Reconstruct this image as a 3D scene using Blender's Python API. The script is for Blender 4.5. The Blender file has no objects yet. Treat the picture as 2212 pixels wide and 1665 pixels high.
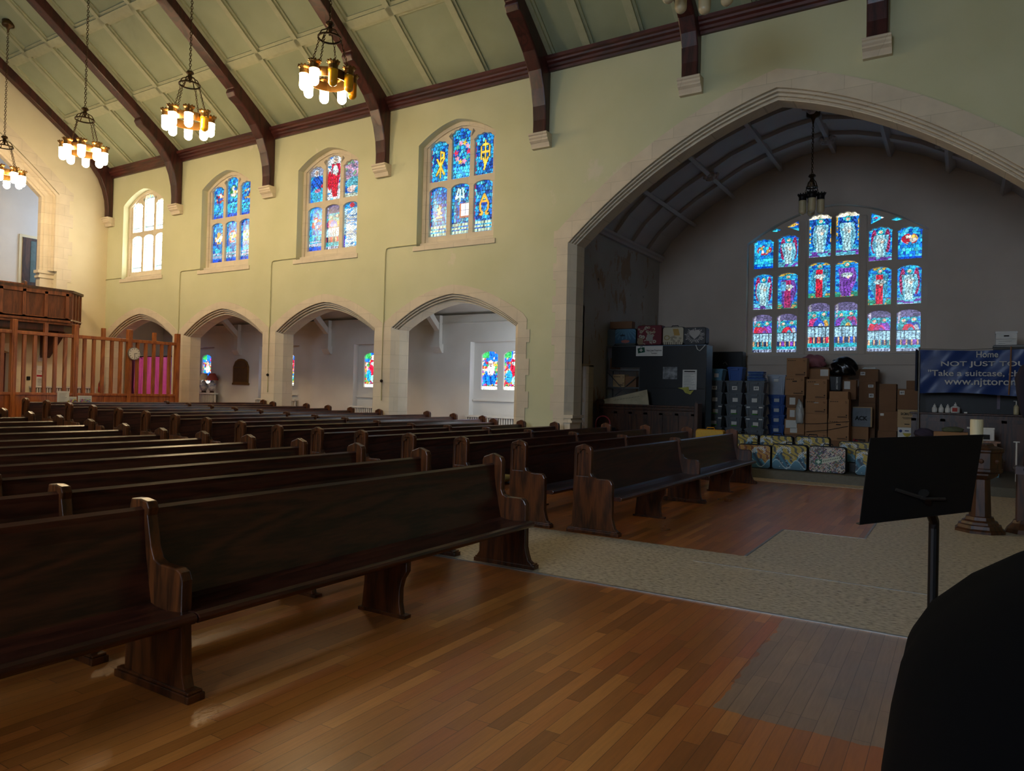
import bpy, bmesh, math, random
import numpy as np
from mathutils import Vector, Matrix
from mathutils.geometry import tessellate_polygon
S = bpy.context.scene
COL = S.collection
PI = math.pi
# ---------------------------------------------------------------- camera, world, exposure
cam_d = bpy.data.cameras.new('camera'); cam = bpy.data.objects.new('camera', cam_d); COL.objects.link(cam)
cam_d.sensor_width = 36.0; cam_d.lens = 1559.6/2212*36.0; cam_d.clip_start = 0.05; cam_d.clip_end = 200
_a, _b, _c = math.radians(31.812), math.radians(0.6595), math.radians(1.4054)
_r = Vector((math.cos(_a), math.sin(_a), 0))
_f = Vector((-math.sin(_a)*math.cos(_b), math.cos(_a)*math.cos(_b), math.sin(_b)))
_u = _r.cross(_f)
_r2 = math.cos(_c)*_r + math.sin(_c)*_u; _u2 = -math.sin(_c)*_r + math.cos(_c)*_u
cam.matrix_world = Matrix(((_r2.x, _u2.x, -_f.x, 0), (_r2.y, _u2.y, -_f.y, 0), (_r2.z, _u2.z, -_f.z, 1.6), (0, 0, 0, 1)))
S.camera = cam
S.view_settings.view_transform = 'Standard'; S.view_settings.look = 'None'
S.view_settings.gamma = 1; S.view_settings.use_curve_mapping = False
S.view_settings.exposure = 0.06
S.cycles.use_denoising = True
S.cycles.use_adaptive_sampling = True; S.cycles.adaptive_threshold = 0.1; S.cycles.adaptive_min_samples = 12
S.cycles.max_bounces = 4; S.cycles.diffuse_bounces = 3; S.cycles.glossy_bounces = 2
S.cycles.sample_clamp_indirect = 4.0
W = bpy.data.worlds.new('world'); S.world = W; W.use_nodes = True
W.node_tree.nodes['Background'].inputs[0].default_value = (0.75, 0.85, 1.0, 1)
W.node_tree.nodes['Background'].inputs[1].default_value = 0.6
GLASS_POWER = 1.15      # daylight through the stained glass
CLEAR_POWER = 9.0      # daylight through the plain leaded glass
LAMP_POWER = 84.0      # lit chandelier globes
HIDDEN_WIN = 5.0       # plain windows high in the wall behind the photographer
TRANSEPT_WIN = 14.0    # great window of the opposite transept

# ---------------------------------------------------------------- materials
def srgb(r, g, b):
    return tuple(((c/255)/12.92 if c/255 <= 0.04045 else ((c/255+0.055)/1.055)**2.4) for c in (r, g, b)) + (1,)
MATS = {}
def base_mat(name):
    m = bpy.data.materials.new(name); m.use_nodes = True
    return m, m.node_tree.nodes, m.node_tree.links, m.node_tree.nodes['Principled BSDF']
def mat(name, col, rough=0.6, metal=0.0, noise=0.12, scale=6.0, stretch=(1, 1, 1), bump=0.0, coat=0.0, spec=0.5, col2=None, detail=5):
    """procedural paint/wood/metal: noise-mixed colour"""
    if name in MATS: return MATS[name]
    m, N, L, P = base_mat(name)
    c = srgb(*col); c2 = srgb(*col2) if col2 else tuple(x*(1-noise*2.2) for x in c[:3])+(1,)
    tc = N.new('ShaderNodeTexCoord'); mp = N.new('ShaderNodeMapping'); mp.inputs['Scale'].default_value = stretch
    L.new(tc.outputs['Object'], mp.inputs[0])
    nz = N.new('ShaderNodeTexNoise'); nz.inputs['Scale'].default_value = scale; nz.inputs['Detail'].default_value = detail
    L.new(mp.outputs[0], nz.inputs['Vector'])
    mx = N.new('ShaderNodeMix'); mx.data_type = 'RGBA'; mx.inputs[6].default_value = c; mx.inputs[7].default_value = c2
    rp = N.new('ShaderNodeMapRange'); rp.inputs[1].default_value = 0.35; rp.inputs[2].default_value = 0.7
    L.new(nz.outputs[0], rp.inputs[0]); L.new(rp.outputs[0], mx.inputs[0]); L.new(mx.outputs[2], P.inputs['Base Color'])
    P.inputs['Roughness'].default_value = rough; P.inputs['Metallic'].default_value = metal
    P.inputs['Specular IOR Level'].default_value = spec
    if coat: P.inputs['Coat Weight'].default_value = coat; P.inputs['Coat Roughness'].default_value = 0.15
    if bump:
        b = N.new('ShaderNodeBump'); b.inputs['Strength'].default_value = bump; b.inputs['Distance'].default_value = 0.01
        L.new(nz.outputs[0], b.inputs['Height']); L.new(b.outputs[0], P.inputs['Normal'])
    MATS[name] = m; return m
def wood(name, col, col2, axis='Y', rough=0.35, scale=9.0, coat=0.0, spec=0.5):
    """grain running along one axis with wavy figure"""
    if name in MATS: return MATS[name]
    m, N, L, P = base_mat(name)
    st = {'X': (0.12, 1, 1), 'Y': (1, 0.12, 1), 'Z': (1, 1, 0.12)}[axis]
    tc = N.new('ShaderNodeTexCoord'); mp = N.new('ShaderNodeMapping'); mp.inputs['Scale'].default_value = st
    L.new(tc.outputs['Object'], mp.inputs[0])
    n1 = N.new('ShaderNodeTexNoise'); n1.inputs['Scale'].default_value = 2.2; n1.inputs['Detail'].default_value = 2; n1.inputs['Distortion'].default_value = 0.6
    L.new(mp.outputs[0], n1.inputs['Vector'])
    ml = N.new('ShaderNodeMath'); ml.operation = 'MULTIPLY'; ml.inputs[1].default_value = scale*2.2
    L.new(n1.outputs[0], ml.inputs[0])
    sn = N.new('ShaderNodeMath'); sn.operation = 'SINE'; ml2 = N.new('ShaderNodeMath'); ml2.operation = 'MULTIPLY'; ml2.inputs[1].default_value = PI
    L.new(ml.outputs[0], ml2.inputs[0]); L.new(ml2.outputs[0], sn.inputs[0])
    n2 = N.new('ShaderNodeTexNoise'); n2.inputs['Scale'].default_value = 55; n2.inputs['Detail'].default_value = 3
    L.new(mp.outputs[0], n2.inputs['Vector'])
    ad = N.new('ShaderNodeMath'); ad.operation = 'MULTIPLY_ADD'; ad.inputs[1].default_value = 0.22; L.new(sn.outputs[0], ad.inputs[0]); L.new(n2.outputs[0], ad.inputs[2])
    mx = N.new('ShaderNodeMix'); mx.data_type = 'RGBA'; mx.inputs[6].default_value = srgb(*col); mx.inputs[7].default_value = srgb(*col2)
    rp = N.new('ShaderNodeMapRange'); rp.inputs[1].default_value = 0.25; rp.inputs[2].default_value = 0.8
    L.new(ad.outputs[0], rp.inputs[0]); L.new(rp.outputs[0], mx.inputs[0]); L.new(mx.outputs[2], P.inputs['Base Color'])
    P.inputs['Roughness'].default_value = rough; P.inputs['Specular IOR Level'].default_value = spec
    if coat: P.inputs['Coat Weight'].default_value = coat; P.inputs['Coat Roughness'].default_value = 0.2
    MATS[name] = m; return m
def emit(name, col, power):
    if name in MATS: return MATS[name]
    m, N, L, P = base_mat(name)
    P.inputs['Base Color'].default_value = srgb(*col); P.inputs['Emission Color'].default_value = srgb(*col)
    P.inputs['Emission Strength'].default_value = power; P.inputs['Roughness'].default_value = 0.3
    MATS[name] = m; return m
def attr_mat(name, emission=0.0, rough=0.5):
    if name in MATS: return MATS[name]
    m, N, L, P = base_mat(name)
    a = N.new('ShaderNodeAttribute'); a.attribute_name = 'Col'
    if emission:
        mu = N.new('ShaderNodeMix'); mu.data_type = 'RGBA'; mu.blend_type = 'MULTIPLY'; mu.inputs[0].default_value = 1
        nz = N.new('ShaderNodeTexNoise'); nz.inputs['Scale'].default_value = 7; nz.inputs['Detail'].default_value = 3
        rp = N.new('ShaderNodeMapRange'); rp.inputs[1].default_value = 0.3; rp.inputs[2].default_value = 0.7; rp.inputs[3].default_value = 0.65; rp.inputs[4].default_value = 1.3
        tc = N.new('ShaderNodeTexCoord'); L.new(tc.outputs['Object'], nz.inputs['Vector']); L.new(nz.outputs[0], rp.inputs[0])
        L.new(a.outputs['Color'], mu.inputs[6]); L.new(rp.outputs[0], mu.inputs[7])
        L.new(mu.outputs[2], P.inputs['Emission Color']); P.inputs['Emission Strength'].default_value = emission
        P.inputs['Base Color'].default_value = (0.01, 0.01, 0.015, 1); rough = 0.25
    else:
        L.new(a.outputs['Color'], P.inputs['Base Color'])
    P.inputs['Roughness'].default_value = rough
    MATS[name] = m; return m

def stone_mat():
    m, N, L, P = base_mat('pale_stone')
    tc = N.new('ShaderNodeTexCoord'); sp = N.new('ShaderNodeSeparateXYZ'); cb = N.new('ShaderNodeCombineXYZ')
    L.new(tc.outputs['Object'], sp.inputs[0]); ad = N.new('ShaderNodeMath'); ad.operation = 'ADD'
    L.new(sp.outputs[0], ad.inputs[0]); L.new(sp.outputs[1], ad.inputs[1]); L.new(ad.outputs[0], cb.inputs[0]); L.new(sp.outputs[2], cb.inputs[1])
    bk = N.new('ShaderNodeTexBrick'); bk.inputs['Color1'].default_value = srgb(222, 208, 182); bk.inputs['Color2'].default_value = srgb(213, 199, 174)
    bk.inputs['Mortar'].default_value = srgb(196, 183, 156); bk.inputs['Scale'].default_value = 1; bk.inputs['Mortar Size'].default_value = 0.005
    bk.inputs['Brick Width'].default_value = 0.9; bk.inputs['Row Height'].default_value = 0.36
    L.new(cb.outputs[0], bk.inputs['Vector'])
    nz = N.new('ShaderNodeTexNoise'); nz.inputs['Scale'].default_value = 3; nz.inputs['Detail'].default_value = 8; L.new(tc.outputs['Object'], nz.inputs['Vector'])
    rp = N.new('ShaderNodeMapRange'); rp.inputs[3].default_value = 0.82; rp.inputs[4].default_value = 1.12; L.new(nz.outputs[0], rp.inputs[0])
    mu = N.new('ShaderNodeMix'); mu.data_type = 'RGBA'; mu.blend_type = 'MULTIPLY'; mu.inputs[0].default_value = 1
    L.new(bk.outputs[0], mu.inputs[6]); L.new(rp.outputs[0], mu.inputs[7]); L.new(mu.outputs[2], P.inputs['Base Color'])
    P.inputs['Roughness'].default_value = 0.8
    return m
def wall_mat(name, c1, c2, patch=None):
    """painted plaster with big soft variation and optional flaking patches (c, threshold)"""
    m, N, L, P = base_mat(name)
    tc = N.new('ShaderNodeTexCoord')
    n1 = N.new('ShaderNodeTexNoise'); n1.inputs['Scale'].default_value = 0.9; n1.inputs['Detail'].default_value = 7; L.new(tc.outputs['Object'], n1.inputs['Vector'])
    rp = N.new('ShaderNodeMapRange'); rp.inputs[1].default_value = 0.3; rp.inputs[2].default_value = 0.7; L.new(n1.outputs[0], rp.inputs[0])
    mx = N.new('ShaderNodeMix'); mx.data_type = 'RGBA'; mx.inputs[6].default_value = srgb(*c1); mx.inputs[7].default_value = srgb(*c2)
    L.new(rp.outputs[0], mx.inputs[0]); last = mx.outputs[2]
    n2 = N.new('ShaderNodeTexNoise'); n2.inputs['Scale'].default_value = 60; n2.inputs['Detail'].default_value = 4; L.new(tc.outputs['Object'], n2.inputs['Vector'])
    if patch:
        for (sc, th, colr, seed) in patch:
            n3 = N.new('ShaderNodeTexNoise'); n3.inputs['Scale'].default_value = sc; n3.inputs['Detail'].default_value = 9; n3.inputs['Roughness'].default_value = 0.65
            mp = N.new('ShaderNodeMapping'); mp.inputs['Location'].default_value = (seed, seed*1.7, seed*0.3); mp.inputs['Scale'].default_value = (1, 1.6, 0.8)
            L.new(tc.outputs['Object'], mp.inputs[0]); L.new(mp.outputs[0], n3.inputs['Vector'])
            r3 = N.new('ShaderNodeMapRange'); r3.inputs[1].default_value = th; r3.inputs[2].default_value = th+0.03; L.new(n3.outputs[0], r3.inputs[0])
            m3 = N.new('ShaderNodeMix'); m3.data_type = 'RGBA'; m3.inputs[7].default_value = srgb(*colr); L.new(last, m3.inputs[6]); L.new(r3.outputs[0], m3.inputs[0]); last = m3.outputs[2]
    L.new(last, P.inputs['Base Color']); P.inputs['Roughness'].default_value = 0.85
    b = N.new('ShaderNodeBump'); b.inputs['Strength'].default_value = 0.12; b.inputs['Distance'].default_value = 0.004; L.new(n2.outputs[0], b.inputs['Height']); L.new(b.outputs[0], P.inputs['Normal'])
    return m
def plank_mat():
    m, N, L, P = base_mat('floor_boards')
    def math_(op, a, b=None, c=None):
        n = N.new('ShaderNodeMath'); n.operation = op
        for i, v in enumerate((a, b, c)):
            if v is None: continue
            if isinstance(v, (int, float)): n.inputs[i].default_value = v
            else: L.new(v, n.inputs[i])
        return n.outputs[0]
    tc = N.new('ShaderNodeTexCoord'); sp = N.new('ShaderNodeSeparateXYZ'); L.new(tc.outputs['Object'], sp.inputs[0])
    x = math_('DIVIDE', sp.outputs[0], 0.083); row = math_('FLOOR', x); fx = math_('FRACT', x)
    wn = N.new('ShaderNodeTexWhiteNoise'); wn.noise_dimensions = '1D'; L.new(row, wn.inputs['W'])
    y = math_('ADD', math_('DIVIDE', sp.outputs[1], 0.85), math_('MULTIPLY', wn.outputs['Value'], 13.7)); iy = math_('FLOOR', y); fy = math_('FRACT', y)
    cb = N.new('ShaderNodeCombineXYZ'); L.new(row, cb.inputs[0]); L.new(iy, cb.inputs[1])
    w2 = N.new('ShaderNodeTexWhiteNoise'); w2.noise_dimensions = '2D'; L.new(cb.outputs[0], w2.inputs['Vector'])
    cr = N.new('ShaderNodeValToRGB'); e = cr.color_ramp.elements
    e[0].position = 0; e[0].color = srgb(160, 96, 42); e[1].position = 1; e[1].color = srgb(212, 140, 66)
    for ps, cc in ((0.25, (180, 110, 48)), (0.5, (194, 120, 52)), (0.75, (186, 106, 48))):
        k = cr.color_ramp.elements.new(ps); k.color = srgb(*cc)
    L.new(w2.outputs['Value'], cr.inputs[0])
    # grain
    mp = N.new('ShaderNodeMapping'); mp.inputs['Scale'].default_value = (14, 0.9, 1); L.new(tc.outputs['Object'], mp.inputs[0])
    gn = N.new('ShaderNodeTexNoise'); gn.inputs['Scale'].default_value = 5; gn.inputs['Detail'].default_value = 5; L.new(mp.outputs[0], gn.inputs['Vector'])
    gr = N.new('ShaderNodeMapRange'); gr.inputs[3].default_value = 0.72; gr.inputs[4].default_value = 1.2; L.new(gn.outputs[0], gr.inputs[0])
    mu = N.new('ShaderNodeMix'); mu.data_type = 'RGBA'; mu.blend_type = 'MULTIPLY'; mu.inputs[0].default_value = 1; L.new(cr.outputs[0], mu.inputs[6]); L.new(gr.outputs[0], mu.inputs[7])
    # worn grey patch with ragged edge beside the linoleum
    en = N.new('ShaderNodeTexNoise'); en.inputs['Scale'].default_value = 6; L.new(tc.outputs['Object'], en.inputs['Vector'])
    ed = math_('MULTIPLY', math_('SUBTRACT', en.outputs[0], 0.5), 0.12)
    px = math_('GREATER_THAN', math_('ADD', sp.outputs[0], ed), -1.06)
    py = math_('MULTIPLY', math_('GREATER_THAN', math_('ADD', sp.outputs[1], ed), 3.78), math_('LESS_THAN', sp.outputs[1], 5.62))
    pm = math_('MULTIPLY', px, py)
    gy = N.new('ShaderNodeMix'); gy.data_type = 'RGBA'; gy.inputs[6].default_value = srgb(152, 122, 94); gy.inputs[7].default_value = srgb(170, 136, 102); L.new(w2.outputs['Value'], gy.inputs[0])
    gm = N.new('ShaderNodeMix'); gm.data_type = 'RGBA'; gm.blend_type = 'MULTIPLY'; gm.inputs[0].default_value = 1; L.new(gy.outputs[2], gm.inputs[6]); L.new(gr.outputs[0], gm.inputs[7])
    m1 = N.new('ShaderNodeMix'); m1.data_type = 'RGBA'; L.new(pm, m1.inputs[0]); L.new(mu.outputs[2], m1.inputs[6]); L.new(gm.outputs[2], m1.inputs[7])
    # large stained areas (dark wear)
    bn = N.new('ShaderNodeTexNoise'); bn.inputs['Scale'].default_value = 0.8; bn.inputs['Detail'].default_value = 4; mp2 = N.new('ShaderNodeMapping'); mp2.inputs['Scale'].default_value = (1.5, 0.6, 1)
    L.new(tc.outputs['Object'], mp2.inputs[0]); L.new(mp2.outputs[0], bn.inputs['Vector'])
    br = N.new('ShaderNodeMapRange'); br.inputs[1].default_value = 0.3; br.inputs[2].default_value = 0.7; br.inputs[3].default_value = 0.72; br.inputs[4].default_value = 1.12; L.new(bn.outputs[0], br.inputs[0])
    m2 = N.new('ShaderNodeMix'); m2.data_type = 'RGBA'; m2.blend_type = 'MULTIPLY'; m2.inputs[0].default_value = 1; L.new(m1.outputs[2], m2.inputs[6]); L.new(br.outputs[0], m2.inputs[7])
    # gaps
    gap = math_('MAXIMUM', math_('LESS_THAN', fx, 0.035), math_('LESS_THAN', fy, 0.004))
    m3 = N.new('ShaderNodeMix'); m3.data_type = 'RGBA'; L.new(math_('MULTIPLY', gap, 0.7), m3.inputs[0]); L.new(m2.outputs[2], m3.inputs[6]); m3.inputs[7].default_value = srgb(52, 30, 18)
    L.new(m3.outputs[2], P.inputs['Base Color'])
    rr = N.new('ShaderNodeMapRange'); rr.inputs[3].default_value = 0.2; rr.inputs[4].default_value = 0.42; L.new(bn.outputs[0], rr.inputs[0]); L.new(rr.outputs[0], P.inputs['Roughness'])
    b = N.new('ShaderNodeBump'); b.inputs['Strength'].default_value = 0.25; b.inputs['Distance'].default_value = 0.003
    sb = math_('SUBTRACT', math_('MULTIPLY', gn.outputs[0], 0.3), math_('ADD', gap, math_('MULTIPLY', w2.outputs['Value'], 0.4))); L.new(sb, b.inputs['Height']); L.new(b.outputs[0], P.inputs['Normal'])
    return m
def lino_mat():
    m, N, L, P = base_mat('linoleum')
    tc = N.new('ShaderNodeTexCoord'); mp = N.new('ShaderNodeMapping'); mp.inputs['Scale'].default_value = (1, 1.8, 1); L.new(tc.outputs['Object'], mp.inputs[0])
    n1 = N.new('ShaderNodeTexNoise'); n1.inputs['Scale'].default_value = 22; n1.inputs['Detail'].default_value = 6; L.new(mp.outputs[0], n1.inputs['Vector'])
    cr = N.new('ShaderNodeValToRGB'); e = cr.color_ramp.elements; e[0].position = 0.33; e[0].color = srgb(132, 118, 98); e[1].position = 0.62; e[1].color = srgb(206, 193, 170)
    k = cr.color_ramp.elements.new(0.46); k.color = srgb(184, 170, 146)
    L.new(n1.outputs[0], cr.inputs[0]); L.new(cr.outputs[0], P.inputs['Base Color']); P.inputs['Roughness'].default_value = 0.48
    return m
M_stone = stone_mat()
M_wall = wall_mat('pale_green_plaster', (209, 207, 168), (200, 199, 157), [(0.45, 0.64, (216, 208, 180), 2.3)])
M_endwall = wall_mat('cream_plaster', (226, 214, 182), (216, 204, 170))
M_aisle = wall_mat('grey_white_plaster', (222, 218, 212), (208, 203, 196))
M_trans = wall_mat('dusty_white_plaster', (214, 198, 182), (203, 187, 171))
M_peel = wall_mat('flaking_plaster', (190, 186, 180), (176, 168, 158), [(1.1, 0.56, (168, 142, 116), 3.1), (2.6, 0.655, (92, 76, 62), 7.7)])
M_vault = wall_mat('grey_vault_plaster', (200, 192, 190), (190, 182, 180))
M_ceil = wall_mat('sage_ceiling_panel', (160, 167, 136), (147, 154, 122))
M_batten = mat('sage_batten', (172, 174, 140), 0.6, noise=0.06)
M_beam = wood('dark_red_timber', (74, 34, 30), (46, 22, 20), 'Z', 0.35, 5)
M_cornice = wood('dark_red_cornice', (88, 42, 36), (56, 28, 26), 'X', 0.35, 5)
M_floor = plank_mat(); M_lino = lino_mat()
M_pew = wood('pew_back_wood', (76, 38, 25), (40, 20, 13), 'Y', 0.28, 10, spec=0.5)
M_pewend = wood('pew_end_wood', (98, 53, 23), (50, 27, 12), 'Z', 0.3, 9, spec=0.5)
M_screen = wood('orange_oak', (176, 104, 48), (136, 74, 32), 'Z', 0.35, 7)
M_balc = wood('brown_oak', (132, 76, 44), (92, 50, 28), 'Z', 0.45, 8)
M_darkoak = wood('dark_oak', (80, 46, 24), (44, 25, 13), 'Z', 0.4, 8)
M_metal = mat('bronze_metal', (92, 70, 44), 0.4, 0.85, noise=0.2)
M_brass = mat('old_brass', (150, 112, 60), 0.35, 0.9, noise=0.15)
M_iron = mat('dark_iron', (38, 33, 30), 0.5, 0.6)
M_steel = mat('strip_steel', (170, 166, 158), 0.42, 0.8)
M_black = mat('black_board', (9, 9, 10), 0.5, noise=0.1)
M_white = mat('white_paint', (224, 222, 214), 0.5, noise=0.04)
M_cream = mat('cream_pipe_paint', (200, 196, 150), 0.5, noise=0.04)
M_card = mat('cardboard', (172, 126, 86), 0.85, noise=0.05, scale=3)
M_card2 = mat('brown_cardboard', (134, 96, 66), 0.85, noise=0.05, scale=3)
M_card3 = mat('light_cardboard', (196, 164, 120), 0.85, noise=0.05, scale=3)
M_ink = mat('black_print', (34, 30, 28), 0.8)
M_paper = mat('white_paper', (226, 224, 216), 0.8, noise=0.03)
M_grey_bin = mat('grey_plastic', (92, 98, 102), 0.5, noise=0.04)
M_blue_bin = mat('blue_plastic', (28, 82, 160), 0.45, noise=0.04)
M_teal_bin = mat('light_blue_plastic', (96, 148, 172), 0.5, noise=0.04)
M_clear_bin = mat('frosted_plastic', (176, 184, 196), 0.35, noise=0.05)
M_green = mat('green_tape', (90, 190, 60), 0.7)
M_art = attr_mat('painted_art', 0, 0.45)
M_glass = attr_mat('leaded_stained_glass', GLASS_POWER)
M_glassa = attr_mat('leaded_aisle_glass', 2.4)
M_clear = attr_mat('leaded_clear_glass', CLEAR_POWER)
for _m in (M_glass, M_clear, M_glassa): _m.cycles.emission_sampling = 'NONE'
M_lit = emit('lit_opal_glass', (255, 224, 174), LAMP_POWER)
M_ochre = mat('ochre_opal_glass', (222, 164, 32), 0.25, noise=0.03)
M_ochre.node_tree.nodes['Principled BSDF'].inputs['Subsurface Weight'].default_value = 0.7
M_ochre.node_tree.nodes['Principled BSDF'].inputs['Subsurface Radius'].default_value = (0.2, 0.12, 0.04)
M_opal = mat('unlit_opal_glass', (206, 190, 150), 0.25, noise=0.03)

# ---------------------------------------------------------------- mesh helpers
class MB:
    def __init__(s): s.v = []; s.f = []
    def add(s, vs, fs):
        o = len(s.v); s.v += [tuple(q) for q in vs]; s.f += [tuple(i+o for i in f) for f in fs]; return s
    def box(s, x0, x1, y0, y1, z0, z1):
        return s.add([(x0,y0,z0),(x1,y0,z0),(x1,y1,z0),(x0,y1,z0),(x0,y0,z1),(x1,y0,z1),(x1,y1,z1),(x0,y1,z1)],
                     [(0,3,2,1),(4,5,6,7),(0,1,5,4),(1,2,6,5),(2,3,7,6),(3,0,4,7)])
    def taper(s, x0, x1, y0, y1, z0, z1, t):
        return s.add([(x0+t,y0+t,z0),(x1-t,y0+t,z0),(x1-t,y1-t,z0),(x0+t,y1-t,z0),(x0,y0,z1),(x1,y0,z1),(x1,y1,z1),(x0,y1,z1)],
                     [(0,3,2,1),(4,5,6,7),(0,1,5,4),(1,2,6,5),(2,3,7,6),(3,0,4,7)])
    def prism(s, poly, ax, a, b):
        """poly in the plane normal to axis ax (XZ for Y, YZ for X, XY for Z), extruded a..b"""
        n = len(poly)
        P = {'Y': lambda p, t: (p[0], t, p[1]), 'X': lambda p, t: (t, p[0], p[1]), 'Z': lambda p, t: (p[0], p[1], t)}[ax]
        vs = [P(p, a) for p in poly]+[P(p, b) for p in poly]
        tri = tessellate_polygon([[Vector((p[0], p[1], 0)) for p in poly]])
        fs = [tuple(t) for t in tri]+[tuple(i+n for i in reversed(t)) for t in tri]
        fs += [(i, (i+1) % n, (i+1) % n+n, i+n) for i in range(n)]
        return s.add(vs, fs)
    def plate(s, outer, holes, ax, a, b):
        loops = [outer]+list(holes); flat = [q for l in loops for q in l]; n = len(flat)
        P = {'Y': lambda p, t: (p[0], t, p[1]), 'X': lambda p, t: (t, p[0], p[1]), 'Z': lambda p, t: (p[0], p[1], t)}[ax]
        tri = tessellate_polygon([[Vector((p[0], p[1], 0)) for p in l] for l in loops])
        fs = [tuple(t) for t in tri]+[tuple(i+n for i in reversed(t)) for t in tri]; o = 0
        for l in loops:
            k = len(l); fs += [(o+i, o+(i+1) % k, o+(i+1) % k+n, o+i+n) for i in range(k)]; o += k
        return s.add([P(p, a) for p in flat]+[P(p, b) for p in flat], fs)
    def loft(s, rings, closed=True, caps=False):
        n = len(rings[0]); vs = [p for r in rings for p in r]; fs = []
        for k in range(len(rings)-1):
            for i in range(n if closed else n-1):
                j = (i+1) % n; fs.append((k*n+i, k*n+j, (k+1)*n+j, (k+1)*n+i))
        if caps: fs.append(tuple(range(n-1, -1, -1))); fs.append(tuple((len(rings)-1)*n+i for i in range(n)))
        return s.add(vs, fs)
    def lathe(s, prof, cx=0, cy=0, n=16, ph=0.0, caps=True):
        rings = [[(cx+r*math.cos(2*PI*i/n+ph), cy+r*math.sin(2*PI*i/n+ph), z) for i in range(n)] for r, z in prof]
        return s.loft(rings, True, caps)
    def tube(s, pts, r, n=6):
        pts = [Vector(q) for q in pts]; rings = []
        for i, q in enumerate(pts):
            t = (pts[min(i+1, len(pts)-1)]-pts[max(i-1, 0)]).normalized()
            a = t.cross(Vector((0, 0, 1)))
            if a.length < 1e-3: a = t.cross(Vector((0, 1, 0)))
            a.normalize(); b = t.cross(a)
            rr = r[i] if isinstance(r, (list, tuple)) else r
            rings.append([tuple(q+a*rr*math.cos(2*PI*k/n)+b*rr*math.sin(2*PI*k/n)) for k in range(n)])
        return s.loft(rings, True, True)
    def ball(s, c, r, n=10, m=6, sq=(1, 1, 1)):
        rings = [[(c[0]+sq[0]*r*math.sin(PI*(k+0.02)/(m+.04))*math.cos(2*PI*i/n), c[1]+sq[1]*r*math.sin(PI*(k+0.02)/(m+.04))*math.sin(2*PI*i/n), c[2]-sq[2]*r*math.cos(PI*(k+0.02)/(m+.04))) for i in range(n)] for k in range(m+1)]
        return s.loft(rings, True, True)
    def obj(s, name, m, parent=None, loc=None, smooth=False, bevel=0.0):
        me = bpy.data.meshes.new(name); me.from_pydata(s.v, [], s.f); me.materials.append(m)
        bm = bmesh.new(); bm.from_mesh(me); bmesh.ops.recalc_face_normals(bm, faces=bm.faces); bm.to_mesh(me); bm.free()
        if smooth: me.polygons.foreach_set('use_smooth', [True]*len(me.polygons))
        o = bpy.data.objects.new(name, me); COL.objects.link(o)
        if parent: o.parent = parent
        if loc: o.location = loc
        if bevel:
            md = o.modifiers.new('bevel', 'BEVEL'); md.width = bevel; md.segments = 2; md.limit_method = 'ANGLE'; md.angle_limit = math.radians(50)
        return o
def tag(o, label=None, cat=None, group=None, kind=None):
    if label: o['label'] = label
    if cat: o['category'] = cat
    if group: o['group'] = group
    if kind: o['kind'] = kind
    return o
def thing(name, label, cat, loc=(0, 0, 0), rz=0.0, group=None):
    o = bpy.data.objects.new(name, None); COL.objects.link(o); o.location = loc; o.rotation_euler = (0, 0, rz)
    o.empty_display_size = 0.2
    return tag(o, label, cat, group)
def struct(mb, name, m, smooth=False, bevel=0.0, parent=None):
    o = mb.obj(name, m, parent, smooth=smooth, bevel=bevel)
    if not parent: o['kind'] = 'structure'
    return o
def copy_tree(o, parent=None):
    c = o.copy(); COL.objects.link(c); c.parent = parent
    for ch in list(o.children): copy_tree(ch, c)
    return c
ORD = ['front', 'second', 'third', 'fourth', 'fifth', 'sixth', 'seventh', 'eighth', 'ninth', 'tenth', 'eleventh', 'twelfth', 'thirteenth', 'fourteenth', 'fifteenth', 'sixteenth']
def text(s, name, m, parent, x0, x1, z0, z1, y, rot=None, bold=0.0, vertical=False):
    """flat lettering in the XZ plane facing -Y, fitted to the given box"""
    cu = bpy.data.curves.new(name, 'FONT'); cu.body = s; cu.extrude = 0.0; cu.offset = bold
    t = bpy.data.objects.new(name, cu); COL.objects.link(t)
    dg = bpy.context.evaluated_depsgraph_get(); me = bpy.data.meshes.new_from_object(t.evaluated_get(dg))
    bpy.data.objects.remove(t); me.name = name
    vs = np.array([v.co[:] for v in me.vertices]); a, b = vs.min(0), vs.max(0)
    if vertical: vs = np.stack([-vs[:, 1], vs[:, 0], vs[:, 2]], 1); a, b = vs.min(0), vs.max(0)
    for v, q in zip(me.vertices, vs):
        v.co = (x0+(q[0]-a[0])/(b[0]-a[0])*(x1-x0), y, z0+(q[1]-a[1])/(b[1]-a[1])*(z1-z0))
    me.materials.clear(); me.materials.append(m)
    o = bpy.data.objects.new(name, me); COL.objects.link(o); o.parent = parent
    return o
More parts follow.
